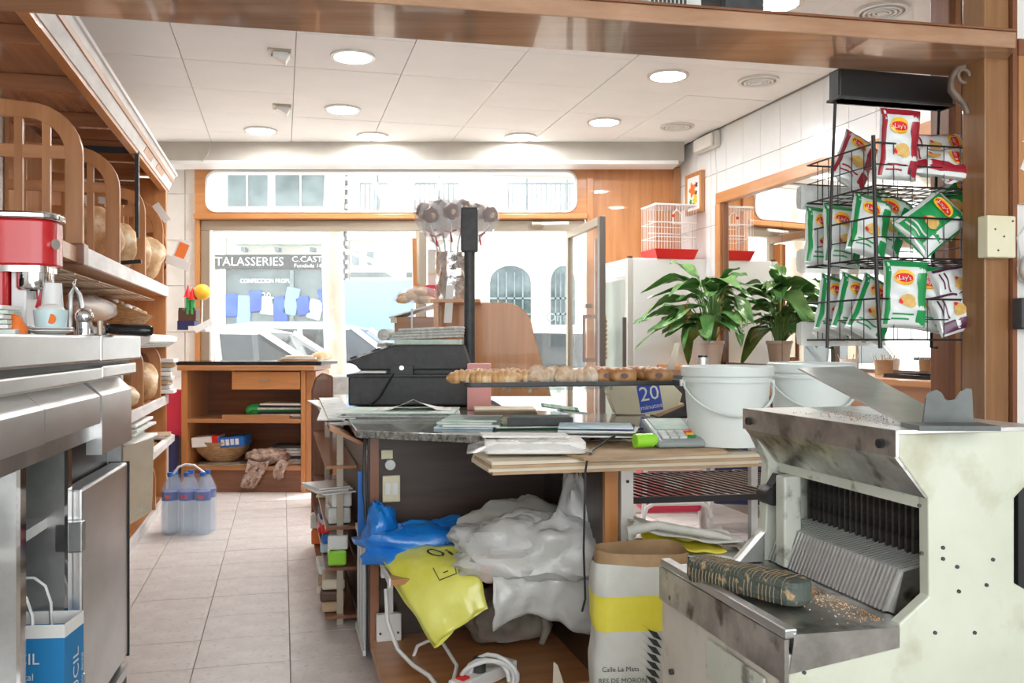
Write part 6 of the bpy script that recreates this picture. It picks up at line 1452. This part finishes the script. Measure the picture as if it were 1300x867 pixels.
for x0, x1 in ((467, 492), (500, 523), (535, 580), (648, 690), (700, 740)):
    w_ = MB().box(gx(x0), gx(x1), FY, FY + .08, gz(280), gz(196)).build('shuttered_window', 'paper_grey', b2); MB().box(gx((x0 + x1) / 2) - .02, gx((x0 + x1) / 2) + .02, FY - .03, FY, gz(280), gz(196)).build('mullion', 'shop_dark', w_)
    for k in range(8): MB().box(gx(x0) - .02, gx(x1) + .02, FY - .012, FY + .0, gz(278 - k * 10), gz(278 - k * 10) + .05).build('louvre', 'lamp_ring', w_)
MB().box(gx(580), gx(645), FY - .1, FY + .05, gz(272), gz(238)).build('balustrade', 'facade_warm', b2)
for x0, x1 in ((462, 496), (530, 584), (645, 742)):
    bl_ = MB().box(gx(x0), gx(x1), FY - .5, FY + .05, gz(283), gz(280)).build('balcony', 'pavement', b2); mb = MB()
    for k in range(int((gx(x1) - gx(x0)) / .1)): mb.cyl((gx(x0) + k * .1, FY - .48, gz(280)), (gx(x0) + k * .1, FY - .48, gz(238)), .012, n=4)
    mb.bar((gx(x0), FY - .48, gz(238)), (gx(x1), FY - .48, gz(238)), .04, .04); mb.build('railing', 'shop_dark', bl_)
MB().box(gx(445), gx(532), FY - .06, FY + .05, gz(352), gz(346)).build('low_window', 'shop_glass', b2)
MB().box(gx(698), gx(725), FY - .03, FY + .05, gz(432), gz(398)).build('cafe_window', 'shop_glass', b2); text('OFE', .28, lambda x, y: (gx(707) + x, FY - .05, gz(403) + y), 'shop_dark', b2)
# tree trunks
def tree(px, Y, r, label, br, top=5.5):
    P_ = at(px, 0, Y); t = thing('street_tree', label, 'tree', (P_.x, P_.y, -.15 if Y > 9.4 else -.02), 0, 'street trees outside the window')
    MB().tube([(0, 0, 0), (.02, 0, 1), (-.01, 0, 2.0), (.03, 0, 3.2), (.0, 0, top)], [r * 1.15, r, r * .96, r * .92, r * .8], 14).build('trunk', 'bark', t, smooth=60)
    for b_ in br: MB().tube(b_, [r * .45, r * .35, r * .2], 8).build('branch', 'bark', t, smooth=60)
tree(423, 9.15, .11, 'pale thick tree trunk standing just outside the shop window', [((0, 0, 3.6), (.5, .2, 4.4), (.9, .3, 5.3)), ((0, 0, 3.9), (-.5, .1, 4.6), (-.8, 0, 5.4))])
tree(507, 16.0, .13, 'slim bare tree across the road behind the paper heart', [((0, 0, 3.2), (-.45, 0, 4.1), (-.9, 0, 5.0)), ((0, 0, 2.9), (.5, .1, 3.6), (.9, .2, 4.6)), ((0, 0, 2.4), (-.5, 0, 2.7), (-1.0, .1, 2.9))])
# blue hoarding
P_ = at(480, 0, 14.2)
t = thing('blue_hoarding', 'plain light blue hoarding panel standing in the street', 'panel', (P_.x, P_.y, -.12))
MB().box(-.57, .57, -.03, .03, .3, 2.2).build('panel', 'sky_blue', t)
for x in (-.5, .48): MB().box(x, x + .05, .03, .09, 0, 2.2).build('post', 'lamp_ring', t)
# cars
def car(px, Y, zrot, label, L=4.2, W_=1.7, hh=1.42, col_='car_white', driver=False):
    P_ = at(px, 0, Y); t = thing('parked_car', label, 'car', (P_.x, P_.y, -.12), zrot, 'cars in the street')
    h2 = L / 2
    body = [(-h2, .35), (-h2, .72), (-h2 + .15, .86), (-h2 + .9, .95), (h2 - 1.0, .95), (h2 - .1, .8), (h2, .6), (h2, .35)]
    MB().prism(body, -W_ / 2, W_ / 2, 'xz').build('body', col_, t, bevel=.08)
    roof = [(-h2 + .55, .93), (-h2 + 1.05, hh - .05), (-h2 + 1.5, hh), (h2 - 1.9, hh), (h2 - 1.5, hh - .07), (h2 - .85, .93)]
    MB().prism([(x * .985, z * .985 if z > 1 else z) for x, z in roof], -W_ / 2 + .14, W_ / 2 - .14, 'xz').build('cabin_glass', 'car_glass', t, bevel=.06)
    MB().prism([roof[1], roof[2], roof[3], roof[4], (roof[4][0] - .05, roof[4][1] - .04), (roof[1][0] + .05, roof[1][1] - .04)], -W_ / 2 + .13, W_ / 2 - .13, 'xz').build('roof', col_, t, bevel=.03)
    for s_ in (-1, 1):
        yy = s_ * (W_ / 2 - .13)
        for a_, b_ in ((roof[0], roof[1]), (roof[5], roof[4]), ((0, .93), (-.05, hh - .02))): MB().bar((a_[0], yy, a_[1]), (b_[0], yy, b_[1]), .05, .06).build('pillar', col_, t)
        for x in (-h2 + .75, h2 - .75):
            w_ = MB().lathe([(.18, -.09), (.30, -.09), (.32, 0), (.30, .09), (.18, .09), (.18, -.09)], n=22); w_.xf(Matrix.Translation((x, s_ * (W_ / 2 - .06), .32)) @ Matrix.Rotation(math.pi / 2, 4, 'X')); wh = w_.build('wheel', 'rubber', t, smooth=40)
            w_ = MB().lathe([(0, -.06), (.19, -.06), (.19, .07), (0, .07)], n=16); w_.xf(Matrix.Translation((x, s_ * (W_ / 2 - .06), .32)) @ Matrix.Rotation(math.pi / 2, 4, 'X')); w_.build('wheel_hub', 'lamp_ring', wh)
        for k in range(2): MB().box(-.6 + k * .95, -.45 + k * .95, s_ * W_ / 2 - .01, s_ * W_ / 2 + .015, .82, .85).build('door_handle', 'chrome', t)
    MB().box(h2 - .06, h2 + .01, -W_ / 2 + .15, W_ / 2 - .15, .40, .48).build('bumper', 'charcoal', t)
    for s_ in (-1, 1): MB().ell((h2 - .1, s_ * (W_ / 2 - .25), .68), (.1, .16, .07), 12, 8).build('headlamp', 'white_gloss', t, smooth=60)
    return t
car(305, 10.6, 0, 'white car parked along the kerb behind the desk', 3.9)
car(400, 12.6, 0, 'white car passing on the far lane behind the tree trunk', 4.3, hh=1.5)
car(745, 10.7, .05, 'white car parked outside the open door', 4.0)
car(330, 15.6, 0, 'silver car parked across the street by the sign shop', 4.2, hh=1.4, col_='lamp_ring')
# driver behind the wheel: head, hair, shoulders
dp = at(392, 432, 12.2)
pn = thing('person', 'person in a white shirt seated in the passing car', 'person', (dp.x, dp.y + .05, .85))
mb = MB(); mb.lathe([(.0, -.35), (.17, -.34), (.21, -.1), (.2, .05), (.12, .14), (.055, .17), (.05, .22), (.075, .26), (.095, .33), (.097, .38), (.085, .44), (.05, .475), (0, .485)], n=18, sy=.8); mb.build('body', 'skin', pn, smooth=70)
MB().lathe([(.0, -.352), (.175, -.342), (.216, -.1), (.206, .055), (.125, .145), (.075, .165)], n=18, sy=.82).build('shirt', 'white', pn, smooth=70)
MB().ell((.02, 0.0, .40), (.098, .085, .1), 14, 10, lambda d, p: p if (d.z > -.1 or d.x > .3) else p * .8).build('hair', 'brown', pn, smooth=70)
MB().ell((-.098, 0, .35), (.018, .014, .02), 8, 6).build('nose', 'skin', pn, smooth=70)
